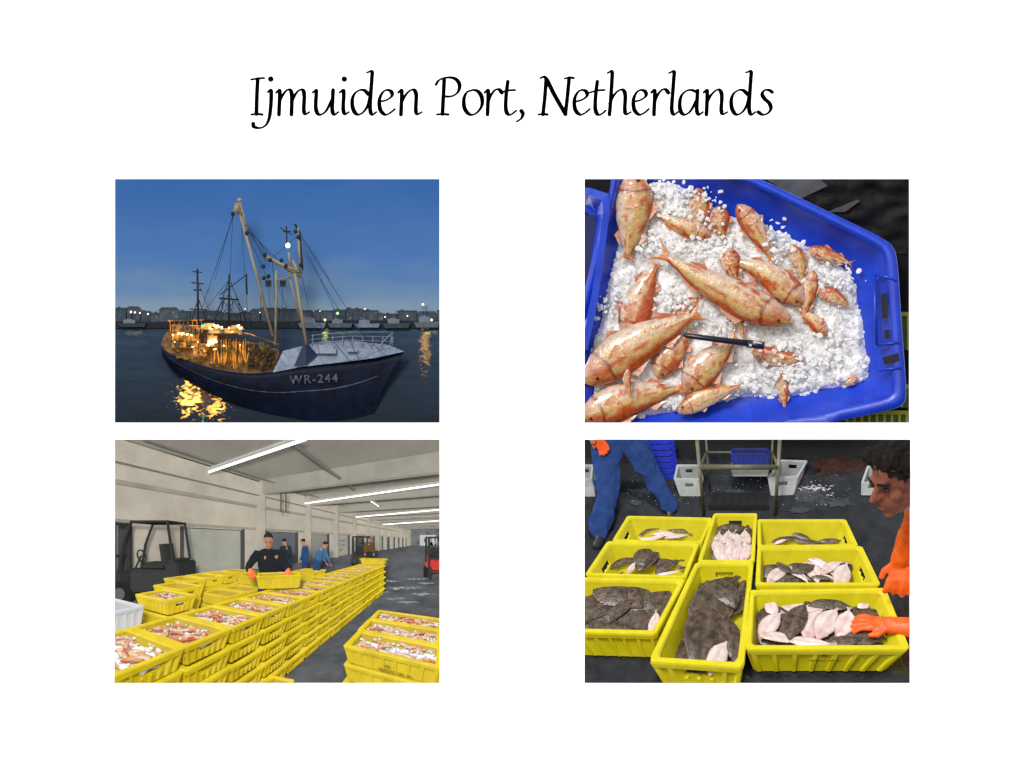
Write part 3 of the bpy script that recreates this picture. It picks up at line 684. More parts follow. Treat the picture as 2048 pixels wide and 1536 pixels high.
fish2([(1370,784),(1400,745),(1440,705),(1482,664)],76,'mullet',.66,.5,-1,seed=21)
fish2([(1356,824),(1400,800),(1440,785),(1490,768)],48,'pale',.68,.5,1,'pale mullet belly up on the ice')
fish2([(1616,498),(1660,512),(1710,530)],34,'red',.54,.5,1,eye=False)
fish2([(1582,488),(1600,530),(1604,570)],36,'pale',.52,.5,1,eye=False)
fish2([(1626,540),(1618,590),(1604,644)],34,'red',.60,.5,1,eye=False)
fish2([(1636,583),(1665,592),(1702,614)],38,'red',.55,.5,1,eye=False)
fish2([(1654,670),(1630,645),(1592,614)],34,'red',.57,.5,1,eye=False)
fish2([(1504,702),(1550,716),(1616,718)],46,'red',.53,.5,1,eye=False)
fish2([(1560,740),(1566,780),(1570,826)],30,'red',.50,.5,1,eye=False)
fish2([(1464,498),(1462,530),(1477,565)],46,'red',.62,.5,1)
fish2([(1474,605),(1478,640),(1490,690)],22,'red',.62,.5,1,eye=False)
fish2([(1256,738),(1254,765),(1262,798)],18,'red',.95,.3,1,eye=False,label='narrow orange fin raised from a mullet')
fish2([(1690,770),(1705,760),(1715,745)],16,'red',.5,.4,1,eye=False)
fish2([(1340,640),(1370,615),(1410,590)],34,'red',.50,.4,1,eye=False)
bm=N()
for k in range(1000):
    cx,cy=random.choice([(1340,420),(1390,500),(1440,480),(1560,500),(1680,680),(1600,750),(1450,645),(1225,610),(1345,590),(1500,760),(1650,720),(1330,380),(1580,700),(1410,440),(1540,470),(1350,610),(1680,560),(1300,480),(1560,745),(1640,560),(1400,395)])
    chunk(bm,W(cx+random.gauss(0,20),cy+random.gauss(0,13),rnd(.52,.66)),rnd(.015,.06))
thing('loose_ice','loose ice pieces scattered over the mullets','ice',[mk('loose_ice',bm,icemat,P2,False,False)],kind='stuff')
bm=N(); tube(bm,[W(1368,670,1.02),W(1372,671,1.02),W(1496,687,1.05)],[.03,.055,.065],12); a=mk('barrel',bm,M('pen_dark','#1c2530',.3,.1,spec=.5),P2,True)
bm=N(); tube(bm,[W(1494,687,1.05),W(1528,692,1.06)],.082,12); c=mk('cap',bm,M('pen_cap','#232b3c',.3,.1,spec=.5),P2,True)
bm=N(); tube(bm,[W(1506,684,1.13),W(1524,687,1.14)],.02,8); e=mk('clip',bm,M('pen_white','#d8dde2',.4,.1),P2,True)
bm=N(); tube(bm,[W(1498,690,1.12),W(1503,691,1.12)],.03,8); e2=mk('emblem',bm,M('pen_white','#d8dde2'),P2,True)
thing('pen','dark marker pen laid across the fish for scale','pen',[a,(c,[e,e2])])

# ================================================================ crate builder
yel=M('crate_yellow','#cfb40c',.42,.12,3,.07,8,spec=.35,col2='#e8ce18')
yin=M('crate_yellow_inner','#bda30c',.45,.12,3)
def crate(pan,rim,H,label,cat='crate',group=None,taper=.05,hole=True,detail=True,mat=None,matin=None,name='fish_crate',lipw=.022,band=.13,ends=5,inner=True):
    mat=mat or yel; matin=matin or yin
    rim=[V(p) for p in rim]
    upv=(rim[1]-rim[0]).cross(rim[3]-rim[0]).normalized()
    if upv.z<0: upv=-upv
    if abs(upv.z)<.5: upv=V((0,0,1))
    Lx=((rim[1]-rim[0]).length+(rim[2]-rim[3]).length)/2; Ly=((rim[3]-rim[0]).length+(rim[2]-rim[1]).length)/2
    def P(u,v,h,ins=0):
        iu=(taper*h*.5+ins/Lx); iv=(taper*h*.5*Lx/Ly+ins/Ly)
        u=iu+(1-2*iu)*u; v=iv+(1-2*iv)*v
        p=(rim[0]*(1-u)+rim[1]*u)*(1-v)+(rim[3]*(1-u)+rim[2]*u)*v
        return p-upv*H*h
    t=lipw
    hb0,hb1=band+.1,band+.32
    def wallq(bm,c0,c1,h0,h1,ins,holes):
        us=[0]
        for a,b_ in holes: us+= [a,b_]
        us.append(1)
        hs=[h0,hb0,hb1,h1] if holes else [h0,h1]
        def q(s,h): return P(c0[0]+(c1[0]-c0[0])*s,c0[1]+(c1[1]-c0[1])*s,h,ins)
        for i in range(len(us)-1):
            for j in range(len(hs)-1):
                if holes and i%2==1 and j==1: continue
                quad(bm,q(us[i],hs[j+1]),q(us[i+1],hs[j+1]),q(us[i+1],hs[j]),q(us[i],hs[j]))
        return q
    cs=[(0,0),(1,0),(1,1),(0,1)]
    bm=N()
    endx=Lx>=Ly
    for k in range(4):
        a,c=cs[k],cs[(k+1)%4]
        isend=(k%2==1) if endx else (k%2==0)
        holes=[(.32,.68)] if (hole and isend) else []
        qo=wallq(bm,a,c,.0,1,t*.55,holes)
        if holes:
            qi=lambda s,h: P(a[0]+(c[0]-a[0])*s,a[1]+(c[1]-a[1])*s,h,t*1.3)
            for s0,h0,s1,h1 in ((.32,hb0,.68,hb0),(.68,hb0,.68,hb1),(.68,hb1,.32,hb1),(.32,hb1,.32,hb0)):
                quad(bm,qo(s0,h0),qo(s1,h1),qi(s1,h1),qi(s0,h0))
    quad(bm,P(0,1,1,t*.6),P(1,1,1,t*.6),P(1,0,1,t*.6),P(0,0,1,t*.6))
    if detail:
        for k in range(4):
            a,c=cs[k],cs[(k+1)%4]; side=((k%2==0)==endx); nr=7 if side else ends
            for r_ in range(nr+1):
                s=.04+.92*r_/nr
                if hole and not side and .28<s<.72: h1_,h2_=.95,hb1+.03
                else: h1_,h2_=.95,band-.02
                def q(ss,h,ins): return P(a[0]+(c[0]-a[0])*ss,a[1]+(c[1]-a[1])*ss,h,ins)
                dw=.014 if side else .022
                hexa(bm,[q(s-dw,h1_,t*.6),q(s+dw,h1_,t*.6),q(s+dw,h1_,-t*.0),q(s-dw,h1_,-t*.0),q(s-dw,h2_,t*.6),q(s+dw,h2_,t*.6),q(s+dw,h2_,-t*.25),q(s-dw,h2_,-t*.25)])
    bodyo=mk('body',bm,mat,pan)
    inn=None
    if inner:
        bm=N()
        for k in range(4):
            a,c=cs[k],cs[(k+1)%4]
            isend=(k%2==1) if endx else (k%2==0)
            wallq(bm,c,a,.0,1,t*1.3,[(.32,.68)] if (hole and isend) else [])
        quad(bm,P(0,0,.97,t*1.3),P(1,0,.97,t*1.3),P(1,1,.97,t*1.3),P(0,1,.97,t*1.3))
        inn=mk('inner_wall',bm,matin,pan)
    bm=N()
    prof=[(-t*.35,band),(-t*.45,.02),(-t*.2,-.03),(t*1.2,-.03),(t*1.45,.02),(t*1.4,.07)]
    rg=[]
    for ins,h in prof:
        ring=[]
        for (u,v),(pu,pv),(nu,nv) in zip(cs,[cs[-1]]+cs[:-1],cs[1:]+cs[:1]):
            e=.025
            ring.append(bm.verts.new(P(u+(pu-u)*e*(1 if endx==(pu!=u) else 1.7),v+(pv-v)*e*1.4,h,ins)))
            ring.append(bm.verts.new(P(u+(nu-u)*e,v+(nv-v)*e*1.4,h,ins)))
        rg.append(ring)
    for a,c in zip(rg,rg[1:]):
        for k in range(8): bm.faces.new((a[k],a[(k+1)%8],c[(k+1)%8],c[k]))
    rimo=mk('rim',bm,mat,pan)
    return thing(name,label,cat,[bodyo,inn,rimo],group=group)

# ================================================================ people
def remesh(bm,vox,smooth=4):
    me=bpy.data.meshes.new('t'); bm.to_mesh(me); bm.free()
    ob=bpy.data.objects.new('t',me); COL.objects.link(ob)
    md=ob.modifiers.new('r','REMESH'); md.mode='VOXEL'; md.voxel_size=vox
    ms=ob.modifiers.new('s','SMOOTH'); ms.factor=.5; ms.iterations=smooth
    bpy.context.view_layer.update()
    ev=ob.evaluated_get(bpy.context.evaluated_depsgraph_get()); m2=bpy.data.meshes.new_from_object(ev)
    bm=N(); bm.from_mesh(m2); bpy.data.objects.remove(ob); bpy.data.meshes.remove(me); bpy.data.meshes.remove(m2)
    return bm
def folds(bm,amp,fr,seed=0):
    bm.normal_update()
    for v in bm.verts:
        q=V((v.co.x*fr,v.co.y*fr,v.co.z*fr*.55+seed)); a=noise.noise(q); v.co+=v.normal*amp*(1-2*abs(a)*2)
    return bm
def limb(bm,pts,rs):
    for (a,ra),(b_,rb_) in zip(list(zip(pts,rs)),list(zip(pts,rs))[1:]):
        a=V(a);b_=V(b_);n_=max(2,int((b_-a).length/(min(ra,rb_)*.45)))
        n_=min(n_,16)
        for k in range(n_+1):
            t=k/n_; bmesh.ops.create_icosphere(bm,subdivisions=2,radius=ra+(rb_-ra)*t,matrix=Matrix.Translation(a.lerp(b_,t)))
def hand(bm,wrist,dirv,palmn,size=1.0,curl=.5,thumb=1,r=.0105):
    d=V(dirv).normalized(); nrm=V(palmn).normalized(); nrm=(nrm-d*nrm.dot(d)).normalized(); sd=d.cross(nrm).normalized()*thumb
    wrist=V(wrist); s=size
    for k in range(4):
        off=(k-1.5)*.021*s
        limb(bm,[wrist+sd*off*.5,wrist+d*.085*s+sd*off],[.021*s,.0155*s])
    for k,ln in enumerate((.066,.078,.073,.056)):
        off=-(k-1.5)*.024*s; p=wrist+d*.09*s+sd*off; fan=sd*(-(k-1.5)*.10)
        d1=(d+fan-nrm*curl*.3).normalized();d2=(d+fan-nrm*curl*1.1).normalized();d3=(d+fan-nrm*curl*2).normalized()
        p1=p+d1*ln*.45*s;p2=p1+d2*ln*.32*s;p3=p2+d3*ln*.25*s
        limb(bm,[p,p1,p2,p3],[r*1.15*s,r*1.05*s,r*s,r*.85*s])
    p=wrist+sd*.028*s+d*.02*s; p1=p+(sd*.7+d*.7-nrm*.2).normalized()*.045*s; p2=p1+(sd*.25+d-nrm*.3*curl).normalized()*.034*s
    limb(bm,[p,p1,p2],[.017*s,.0125*s,.0105*s])
skin=M('skin','#b57f63',.5,.12,20,spec=.3)
orange=M('glove_orange','#f4560f',.38,.15,6,.2,14,spec=.4,col2='#ff7626')
def person(pan,base,yaw,h,label,joints,top,bottom,hair='#2a1c14',gloves=True,vox=.018,group=None,boots='#15171a'):
    s=h/1.8; R=Matrix.Rotation(yaw,3,'Z'); T=lambda p:V(base)+R@(V(p)*s)
    J=dict(hip=(0,0,.95),chest=(0,0,1.28),neck=(0,0,1.50),head=(0,.02,1.64),
           shL=(-.19,0,1.43),elL=(-.25,.02,1.15),wrL=(-.22,.15,.92),shR=(.19,0,1.43),elR=(.25,.02,1.15),wrR=(.22,.15,.92),
           hpL=(-.09,0,.92),knL=(-.11,.03,.50),anL=(-.11,0,.09),hpR=(.09,0,.92),knR=(.11,.03,.50),anR=(.11,0,.09)); J.update(joints)
    j={k:T(v) for k,v in J.items()}
    fw=R@V((0,1,0)); rt=R@V((1,0,0)); up=V((0,0,1))
    hd=V(J.get('look',(0,1,0))); hd=(R@hd).normalized(); hup=(up-hd*up.dot(hd)).normalized(); hr=hd.cross(hup).normalized()
    H=lambda x,y,z: j['head']+(hr*x+hd*y+hup*z)*s
    bm=N()
    rm=Matrix((hr,hd,hup)).transposed()
    ell(bm,H(0,-.01,.03),(.074*s,.095*s,.10*s),rm,20,14); ell(bm,H(0,.025,-.05),(.056*s,.07*s,.075*s),rm,16,12)
    limb(bm,[H(0,.085,.015),H(0,.112,-.022)],[.010*s,.016*s])
    for sg in(-1,1): ell(bm,H(sg*.080,-.01,-.005),(.010*s,.020*s,.030*s),rm,10,8)
    ell(bm,H(0,.082,-.066),(.027*s,.014*s,.012*s),rm,10,8); ell(bm,H(0,.075,-.10),(.022*s,.02*s,.018*s),rm,10,8); ell(bm,H(0,.083,.035),(.05*s,.012*s,.012*s),rm,10,8)
    limb(bm,[j['neck']-up*.03*s,H(0,-.02,-.05)],[.058*s,.052*s])
    for S_ in 'LR':
        limb(bm,[j['chest'].lerp(j['sh'+S_],.6),j['sh'+S_],j['el'+S_],j['wr'+S_]],[.08*s,.052*s,.04*s,.028*s])
        limb(bm,[j['hip'],j['hp'+S_],j['kn'+S_],j['an'+S_]],[.11*s,.085*s,.055*s,.04*s])
        if not gloves:
            d=(j['wr'+S_]-j['el'+S_]); hand(bm,j['wr'+S_],d,-fw,s,.6,1 if S_=='L' else -1)
    limb(bm,[j['hip'],j['chest'],j['neck']],[.12*s,.13*s,.06*s])
    body=mk('body',remesh(bm,vox*.6 if vox<.025 else vox*.7,3),skin,pan,True)
    parts=[]
    bm=N(); limb(bm,[j['hip']+up*.0,j['chest']],[.145*s,.15*s])
    limb(bm,[j['hip']+rt*.05*s,j['chest']+rt*.07*s,j['shR']-up*.03*s],[.115*s,.12*s,.07*s]); limb(bm,[j['hip']-rt*.05*s,j['chest']-rt*.07*s,j['shL']-up*.03*s],[.115*s,.12*s,.07*s])
    limb(bm,[j['chest'],j['neck']-up*.02*s],[.12*s,.070*s]); limb(bm,[j['shL'],j['neck']-up*.05*s,j['shR']],[.07*s,.075*s,.07*s])
    for S_ in 'LR':
        limb(bm,[j['sh'+S_],j['el'+S_],j['el'+S_].lerp(j['wr'+S_],.85)],[.072*s,.056*s,.044*s])
    parts.append(mk('jumper',folds(remesh(bm,vox),.010,7),top,pan,True))
    bm=N()
    limb(bm,[j['hip']-up*.04*s,j['hip']+up*.03*s],[.15*s,.152*s])
    for S_ in 'LR': limb(bm,[j['hp'+S_],j['kn'+S_],j['an'+S_]+up*.03*s],[.118*s,.086*s,.075*s])
    parts.append(mk('trousers',folds(remesh(bm,vox),.012,7),bottom,pan,True))
    bm=N()
    for S_ in 'LR':
        limb(bm,[j['an'+S_]+up*.08*s,j['an'+S_]-up*.02*s,j['an'+S_]+fw*.15*s-up*.04*s],[.062*s,.055*s,.045*s])
    parts.append(mk('boots',remesh(bm,vox),M('boots'+boots[1:],boots,.4,.2),pan,True))
    if gloves:
        for S_ in 'LR':
            bm=N(); d=(j['wr'+S_]-j['el'+S_]).normalized(); hv=R@V(J['hd'+S_]) if 'hd'+S_ in J else d
            limb(bm,[j['wr'+S_]-d*.10*s,j['wr'+S_]],[.047*s,.036*s]); hand(bm,j['wr'+S_],hv,up,1.12*s,.7,1 if S_=='L' else -1,.0125)
            parts.append(mk('glove',remesh(bm,min(vox,.009),2),orange,pan,True))
    bm=N(); ell(bm,H(0,-.032,.058),(.081*s,.092*s,.086*s),rm,18,12); limb(bm,[H(-.03,.042,.108),H(.03,.042,.108)],[.022*s,.022*s])
    parts.append(mk('hair',remesh(bm,max(.008,vox*.6),2),M('hair'+hair[1:],hair,.7,.4,30,.5),pan,True))
    eyes=[]
    for sg in(-1,1):
        bm=N(); ell(bm,H(sg*.031,.084,.012),(.015*s,.008*s,.007*s),rm,10,8); eyes.append(mk('eye',bm,M('eye_dark','#20150f',.3,.1),pan,True))
    bm=N(); ell(bm,H(0,.094,-.066),(.026*s,.006*s,.004*s),rm,10,6); eyes.append(mk('mouth',bm,M('lips','#7a3a30',.5,.1),pan,True))
    return thing('person',label,'person',[(body,eyes)]+parts,group=group)

# ================================================================ PANEL 3 : auction hall
CH=1.7
P3=Persp(R3,520,554.5,1080,(0,0,CH),0,4.4,90)
th=math.radians(33.2); AX=V((math.sin(th),math.cos(th),0)); LX=V((math.cos(th),-math.sin(th),0)); UZ=V((0,0,1))
def HL(A,Lt,z=0): return AX*A+LX*Lt+UZ*z
def hbox(bm,A0,A1,L0,L1,z0,z1):
    hexa(bm,[HL(A0,L0,z0),HL(A0,L1,z0),HL(A1,L1,z0),HL(A1,L0,z0),HL(A0,L0,z1),HL(A0,L1,z1),HL(A1,L1,z1),HL(A1,L0,z1)])
floor3=M('hall_floor','#3a3c3e',.12,.4,2.0,.06,8,spec=.6,col2='#5a5d60',stretch=(1,1,2.2))  # lighter noise tone paints wet highlights on the concrete
bm=N(); quad(bm,HL(-3,-9.6),HL(-3,24),HL(90,24),HL(90,-9.6)); thing('floor','wet grey concrete hall floor','floor',[mk('floor',bm,floor3,P3,cap=False)],kind='structure')
wetm=M('wet_sheen_pale','#7c8083',.10,.3,7,.3,16,spec=.8,col2='#4c4f52',stretch=(1,1,2.5))  # pale tones paint reflections on the wet concrete
for cx,cy,rx,ry in ((806,1176,30,3),(780,1162,18,2),(842,1188,24,2.5),(792,1197,16,2),(854,1166,16,1.6),(815,1204,20,2),(770,1184,10,1.5),(830,1158,24,1.2)):
    bm=N(); vs=[]
    for k in range(60):
        a=k*2*math.pi/60; rr=1+.9*noise.noise(V((math.cos(a)*3.5+cx,math.sin(a)*3.5,cy)))
        vs.append(bm.verts.new(P3.plane(cx+rx*rr*math.cos(a),cy+ry*rr*math.sin(a),.006)))
    bm.faces.new(vs[::-1]); thing('puddle','thin film of water with its shine painted pale on the concrete floor','puddle',[mk('puddle',bm,wetm,P3,cap=False)],kind='structure')
conc=M('wall_concrete','#a8a192',.8,.12,1.4,.08,12,col2='#c0b9aa')
bm=N()
doors=[(0.6,4.6)]+[(7.1+k*6.2,11.0+k*6.2) for k in range(12)]
pa=-3
for d0,d1 in doors:
    quad(bm,HL(pa,-9.5,0),HL(d0,-9.5,0),HL(d0,-9.5,2.25),HL(pa,-9.5,2.25)); pa=d1
quad(bm,HL(pa,-9.5,0),HL(90,-9.5,0),HL(90,-9.5,2.25),HL(pa,-9.5,2.25))
hbox(bm,-3,90,-9.7,-9.5,2.25,5.2)
wall3=mk('wall',bm,conc,P3)
bm=N(); hbox(bm,-3,90,-9.5,-9.30,3.60,3.75); ledge=mk('ledge',bm,M('ledge_c','#938e82',.8,.15,3),P3)
bm=N(); hbox(bm,-3,90,-9.5,-9.4,2.3,2.42); ledge2=mk('ledge',bm,M('ledge_c','#938e82'),P3)
cols=[]
for k in range(11):
    A=12.1+k*6.2; bm=N(); hbox(bm,A,A+.45,-9.5,-9.05,0,5.1); cols.append(mk('pillar',bm,M('pillar_c','#aea89a',.8,.12,3,.05),P3))
drs=[]
for i,(d0,d1) in enumerate(doors):
    bm=N(); hbox(bm,d0+.03,d1-.03,-9.75,-9.62,0,2.22)
    for k in range(4): hbox(bm,d0+.05,d1-.05,-9.62,-9.60,.5*k+.05,.5*k+.5)
    d=mk('door',bm,M('door_%d'%(i%3),('#85877e','#989a90','#5c6068')[i%3],.6,.15,2),P3)
    bm=N(); hbox(bm,d0-.12,d0+.03,-9.62,-9.44,0,2.4); f=mk('door_frame',bm,M('frame_dark','#3a3c40',.6,.1),P3)
    bm=N(); hbox(bm,d1-.03,d1+.12,-9.62,-9.44,0,2.4); f2=mk('door_frame',bm,M('frame_dark','#3a3c40'),P3)
    drs.append((d,[f,f2]) if d else None)
thing('hall_building','long pale concrete hall wall with pillars and doors','building',[wall3,ledge,ledge2]+cols+drs)
bm=N(); hbox(bm,-3,90,-9.5,24,5.25,5.3); ce=mk('ceiling_panel',bm,M('ceiling_c','#8d8a80',.9,.12,1.2,.1,8),P3)
bms=[]
for k in range(11):
    A=12.3+k*6.2; bm=N(); hbox(bm,A,A+.5,-9.3,24,4.45,5.25); bms.append(mk('beam',bm,M('beam_c','#9a978c',.85,.12,2,.05),P3))
pps=[]
for z,L_ in ((4.95,-8.2),(4.3,-9.2)):
    bm=N(); tube(bm,[HL(0,L_,z),HL(90,L_,z)],.035,8); pps.append(mk('pipe',bm,M('pipe_c','#6d6d6a',.5,.1),P3))
a_=P3.plane(583,884,4.7);b_=P3.plane(707,977,4.7); bm=N(); tube(bm,[a_,b_],.07,8); pps.append(mk('pipe',bm,M('pipe_c','#6d6d6a'),P3))
bm=N(); tube(bm,[P3.at(562,985,12),P3.at(562,1024,12),P3.at(572,1024,12),P3.at(572,985,12)],.03,6)
sg=mk('hanging_bracket',bm,M('bracket_c','#3c3c3c',.6),P3)
thing('ceiling','pale concrete ceiling with beams and pipes','ceiling',[ce]+bms+pps+[sg],kind='structure')
bm=N(); hbox(bm,90,90.3,-9.6,24,0,5.25); thing('end_wall','grey far end wall of the long hall','wall',[mk('end_wall',bm,M('endw','#6d6f72',.8,.3,6),P3)])
for Lq in (-7,3,12):
    bm=N(); hbox(bm,89.6,89.9,Lq,Lq+4.5,0,3.2); thing('doorway','far end doorway with daylight painted as pale grey','doorway',[mk('doorway',bm,M('doorw','#c4c8c8',.8,.1),P3)])  # pale slab colour stands in for daylight in the opening
for k in range(9):
    A=24+k*7; bm=N(); hbox(bm,A,A+.5,7.8,8.3,0.1,4.5); o1=mk('shaft',bm,M('pillar_c','#aea89a'),P3)
    bm=N(); hbox(bm,A-.08,A+.58,7.72,8.38,0,.35); o2=mk('base',bm,M('pillar_base','#6a675c',.8,.2),P3)
    thing('concrete_pillar','pale concrete pillar standing in the hall','pillar',[o1,o2],group='pillars along the hall')
for k in range(16):
    A=22+k*4; Lr=rnd(-1.0,7); bm=N()
    for q in range(2): hbox(bm,A+q*1.02,A+1+q*1.02,Lr,Lr+rnd(1.6,2.2),.14,rnd(.8,1.8))
    o1=mk('load',bm,M('pal%d'%(k%4),('#4a4338','#2f3338','#7a6a14','#6c7076')[k%4],.8,.3,4),P3)
    bm=N(); hbox(bm,A-.05,A+2.05,Lr-.05,Lr+2.25,.0,.14); o2=mk('pallet',bm,M('palw','#4c3f2c',.8,.2),P3); thing('loaded_pallet','loaded pallet standing far down the hall','pallet',[o1,o2],group='pallets down the hall')
tubem=M('tube_glow','#ffffff',.5,0,1,emis='#ffffff',estr=2.2)
for a,c in (((418,944),(612,878)),((610,1007),(885,968)),((692,1036),(885,1019)),((738,1051),(885,1041)),((770,1062),(790,1060)),((800,1074),(885,1069)),((742,1003),(758,1013))):
    A_=P3.plane(*a,4.4);C_=P3.plane(*c,4.4)
    r=.038 if a[0]!=742 else .02
    bm=N(); tube(bm,[A_,C_],r*1.1,8); t_=mk('tube',bm,tubem,P3,True)
    bm=N(); d=(C_-A_).normalized(); s_=d.cross(UZ)*.09
    hexa(bm,[A_-s_+UZ*.06,C_-s_+UZ*.06,C_+s_+UZ*.06,A_+s_+UZ*.06,A_-s_+UZ*.14,C_-s_+UZ*.14,C_+s_+UZ*.14,A_+s_+UZ*.14]); h_=mk('housing',bm,M('lamp_housing','#b0b0ac',.5,.1),P3)
    thing('strip_light','long lit fluorescent strip light under the ceiling','light',[t_,h_],group='strip lights in the hall')
def c3(A0,L0,ztop,label,la=.5,ll=.8,H=.2,detail=True,grp='stacked yellow fish crates',jit=.006,**k):
    g=.010; ja,jl=rnd(-jit,jit),rnd(-jit*2,jit*2)
    A0+=ja;L0+=jl
    return crate(P3,[HL(A0+g,L0+g,ztop),HL(A0+g,L0+ll-g,ztop),HL(A0+la-g,L0+ll-g,ztop),HL(A0+la-g,L0+g,ztop)],H,label,group=grp,detail=detail,lipw=.03,**k)
fs3=M('fish_skin3',(1,1,1),.35,.3,20,attr=True)
def fishheap(A0,L0,z,n_,indiv=True,la=.5,ll=.8,ice=.4):
    bmI=N()
    st_=10
    g_=[[bmI.verts.new(HL(A0+.035+(la-.07)*i/st_,L0+.04+(ll-.08)*j/16,z-.075+.03*noise.noise(V((A0*9+i*.7,L0*7+j*.7,0))))) for j in range(17)] for i in range(st_+1)]
    for i in range(st_):
        for j in range(16): bmI.faces.new((g_[i][j],g_[i][j+1],g_[i+1][j+1],g_[i+1][j]))
    for k in range(int(90*ice)):
        c=HL(A0+la*rnd(.1,.9),L0+ll*rnd(.08,.92),z-.042+rnd(-.01,.015)); r=rnd(.008,.022)
        m=Matrix.Translation(c)@Matrix.Diagonal((r,r,r*.7,1)); bmesh.ops.create_icosphere(bmI,subdivisions=1,radius=1,matrix=m)
    thing('crushed_ice','crushed ice covering fish in a yellow crate','ice',[mk('crushed_ice',bmI,icemat,P3,True,False)],kind='stuff')
    bmA=N()
    for k in range(n_):
        a0=A0+la*rnd(.2,.8);l0=L0+ll*rnd(.14,.86); an=rnd(-.9,.9)+(math.pi if random.random()<.5 else 0)
        dA=math.sin(an)*.085;dL=math.cos(an)*.11
        zz=z-.055+rnd(0,.03)
        pts=[HL(a0-dA,l0-dL,zz),HL(a0+rnd(-.01,.01),l0,zz+.012),HL(a0+dA,l0+dL,zz-.005)]
        kd=random.choice(['red','pale','mullet','pale'])
        if indiv:
            bm=N(); fishbm(bm,pts,rnd(.021,.029),.018,UZ,kd,random.choice((-1,1)),rnd(0,60),14,8)
            o=mk('fish',bm,fs3,P3,True)
            if o: thing('fish','small red fish lying in an iced yellow crate','fish',[o],group='red fish in yellow crates')
        else: fishbm(bmA,pts,rnd(.021,.029),.018,UZ,kd,1,rnd(0,60),8,6)
    if not indiv:
        o=mk('fish_heap',bmA,fs3,P3,True)
        if o: thing('fish_heap','heap of small red fish in a yellow crate','fish',[o],kind='stuff')
    else: bmA.free()
L0=-2.43
for k in range(16):
    A0=.744+.5*k
    for lay in range(5):
        if k==0 and lay>2: continue
        c3(A0,L0,.90-.178*lay,'yellow plastic fish crate in a long stack of crates' if lay else 'yellow crate of iced red fish on top of the stack',H=.168,detail=k<11,taper=.09,band=.24,ends=6,inner=lay==0)
    if k<15: fishheap(A0,L0,.90,19 if k<5 else 14,k<5,ice=.5 if k<9 else .8)
c3(8.7,L0,1.08,'empty yellow crate stacked one level higher',H=.17,detail=False,taper=.09)
for k in range(3):
    A0=2.41+.5*k
    for lay in range(4):
        if lay>1 and k>0: continue
        c3(A0,-.83,.70-.18*lay,'yellow plastic fish crate in a low stack' if lay else 'yellow crate of fish and ice on a low stack',H=.17,taper=.07,band=.2,inner=lay==0)
    fishheap(A0,-.83,.70,16,True,ice=1.4)
q=[P3.plane(x,y,.42) for x,y in ((522,1364),(548,1352),(588,1360),(560,1392))]
crate(P3,[q[3],q[2],q[1],q[0]],.17,'yellow fish crate standing alone in the aisle',lipw=.02)
def textw(pan,s,hm,name,fn,label='dark printed lettering on a yellow crate side'):
    cu=bpy.data.curves.new(name,'FONT'); cu.body=s; cu.size=hm/.7; cu.align_x='CENTER'; cu.offset=.0005
    ob=bpy.data.objects.new(name,cu); COL.objects.link(ob); bpy.context.view_layer.update()
    me=bpy.data.meshes.new_from_object(ob.evaluated_get(bpy.context.evaluated_depsgraph_get())); bpy.data.objects.remove(ob)
    bm=N(); bm.from_mesh(me)
    for v in bm.verts: v.co=fn(v.co.x,v.co.y)
    thing(name,label,'lettering',[mk(name,bm,tm,pan)])
tm=M('print_dark','#4a4a12',.7,.1)
textw(P3,'URK',.020,'crate_lettering',lambda x,y:HL(2.37,-.43+x,.615+y))
textw(P3,'VISAFSLAG  URK  B.V.',.020,'crate_lettering',lambda x,y:HL(2.37,-.37+x,.578+y))
for A0,Lq,n_,fishy in ((2.1,-3.95,4,1),(3.3,-5.1,4,0),(3.85,-5.1,4,0),(4.4,-5.1,4,0),(3.5,-4.15,3,0),(4.05,-4.15,3,0),(4.6,-4.15,4,0),(5.2,-4.15,4,0),(2.7,-4.5,4,0),(5.0,-5.1,4,0)):
    for lay in range(n_):
        if not fishy and lay<n_-3: continue
        c3(A0,Lq,.225*(lay+1)-.02,'yellow fish crate in a short stack beside the long row',H=.21,detail=True,taper=.09,band=.22,inner=lay==n_-1,jit=.02)
    if fishy: fishheap(A0,Lq,.225*n_-.02,12,True,ice=1)
pw=M('poly_white','#c9cdd0',.7,.05);pwi=M('poly_white_in','#b4b8bc',.7,.05)
c3(1.2,-3.75,.93,'white polystyrene fish box beside yellow crates',H=.25,mat=pw,matin=pwi,name='fish_box',grp='white boxes',hole=False)
c3(1.2,-3.75,.66,'white polystyrene fish box beneath another box',H=.25,mat=pw,matin=pwi,name='fish_box',grp='white boxes',hole=False)
p=[P3.at(514,1153,4.05),P3.at(601,1150,4.0)]
yb=V((0,.42,0))
crate(P3,[p[0],p[1],p[1]+yb,p[0]+yb],.2,'yellow fish crate held by the man in the dark jumper',lipw=.03,hole=False)
person(P3,(-.155,4.72,0),math.pi,1.86,'man in dark jumper and orange gloves lifting a yellow crate',
 dict(chest=(0,.05,1.27),neck=(0,.10,1.48),head=(0,.15,1.625),shR=(-.21,.07,1.40),elR=(-.33,.12,1.14),wrR=(-.33,.36,1.15),shL=(.21,.07,1.40),elL=(.36,.10,1.16),wrL=(.27,.36,1.15),hdR=(.3,.9,-.45),hdL=(-.3,.9,-.45),look=(.0,1,-.38)),
 M('jumper_navy','#12181f',.85,.25,12,.2),M('trouser_blue','#1d3a6e',.8,.2,8),vox=.018)
wb=M('overall_blue','#1f4272',.8,.3,8); wb2=M('overall_light','#3c688f',.8,.25,8); wd_=M('coat_dark','#1a2636',.8,.2,8)
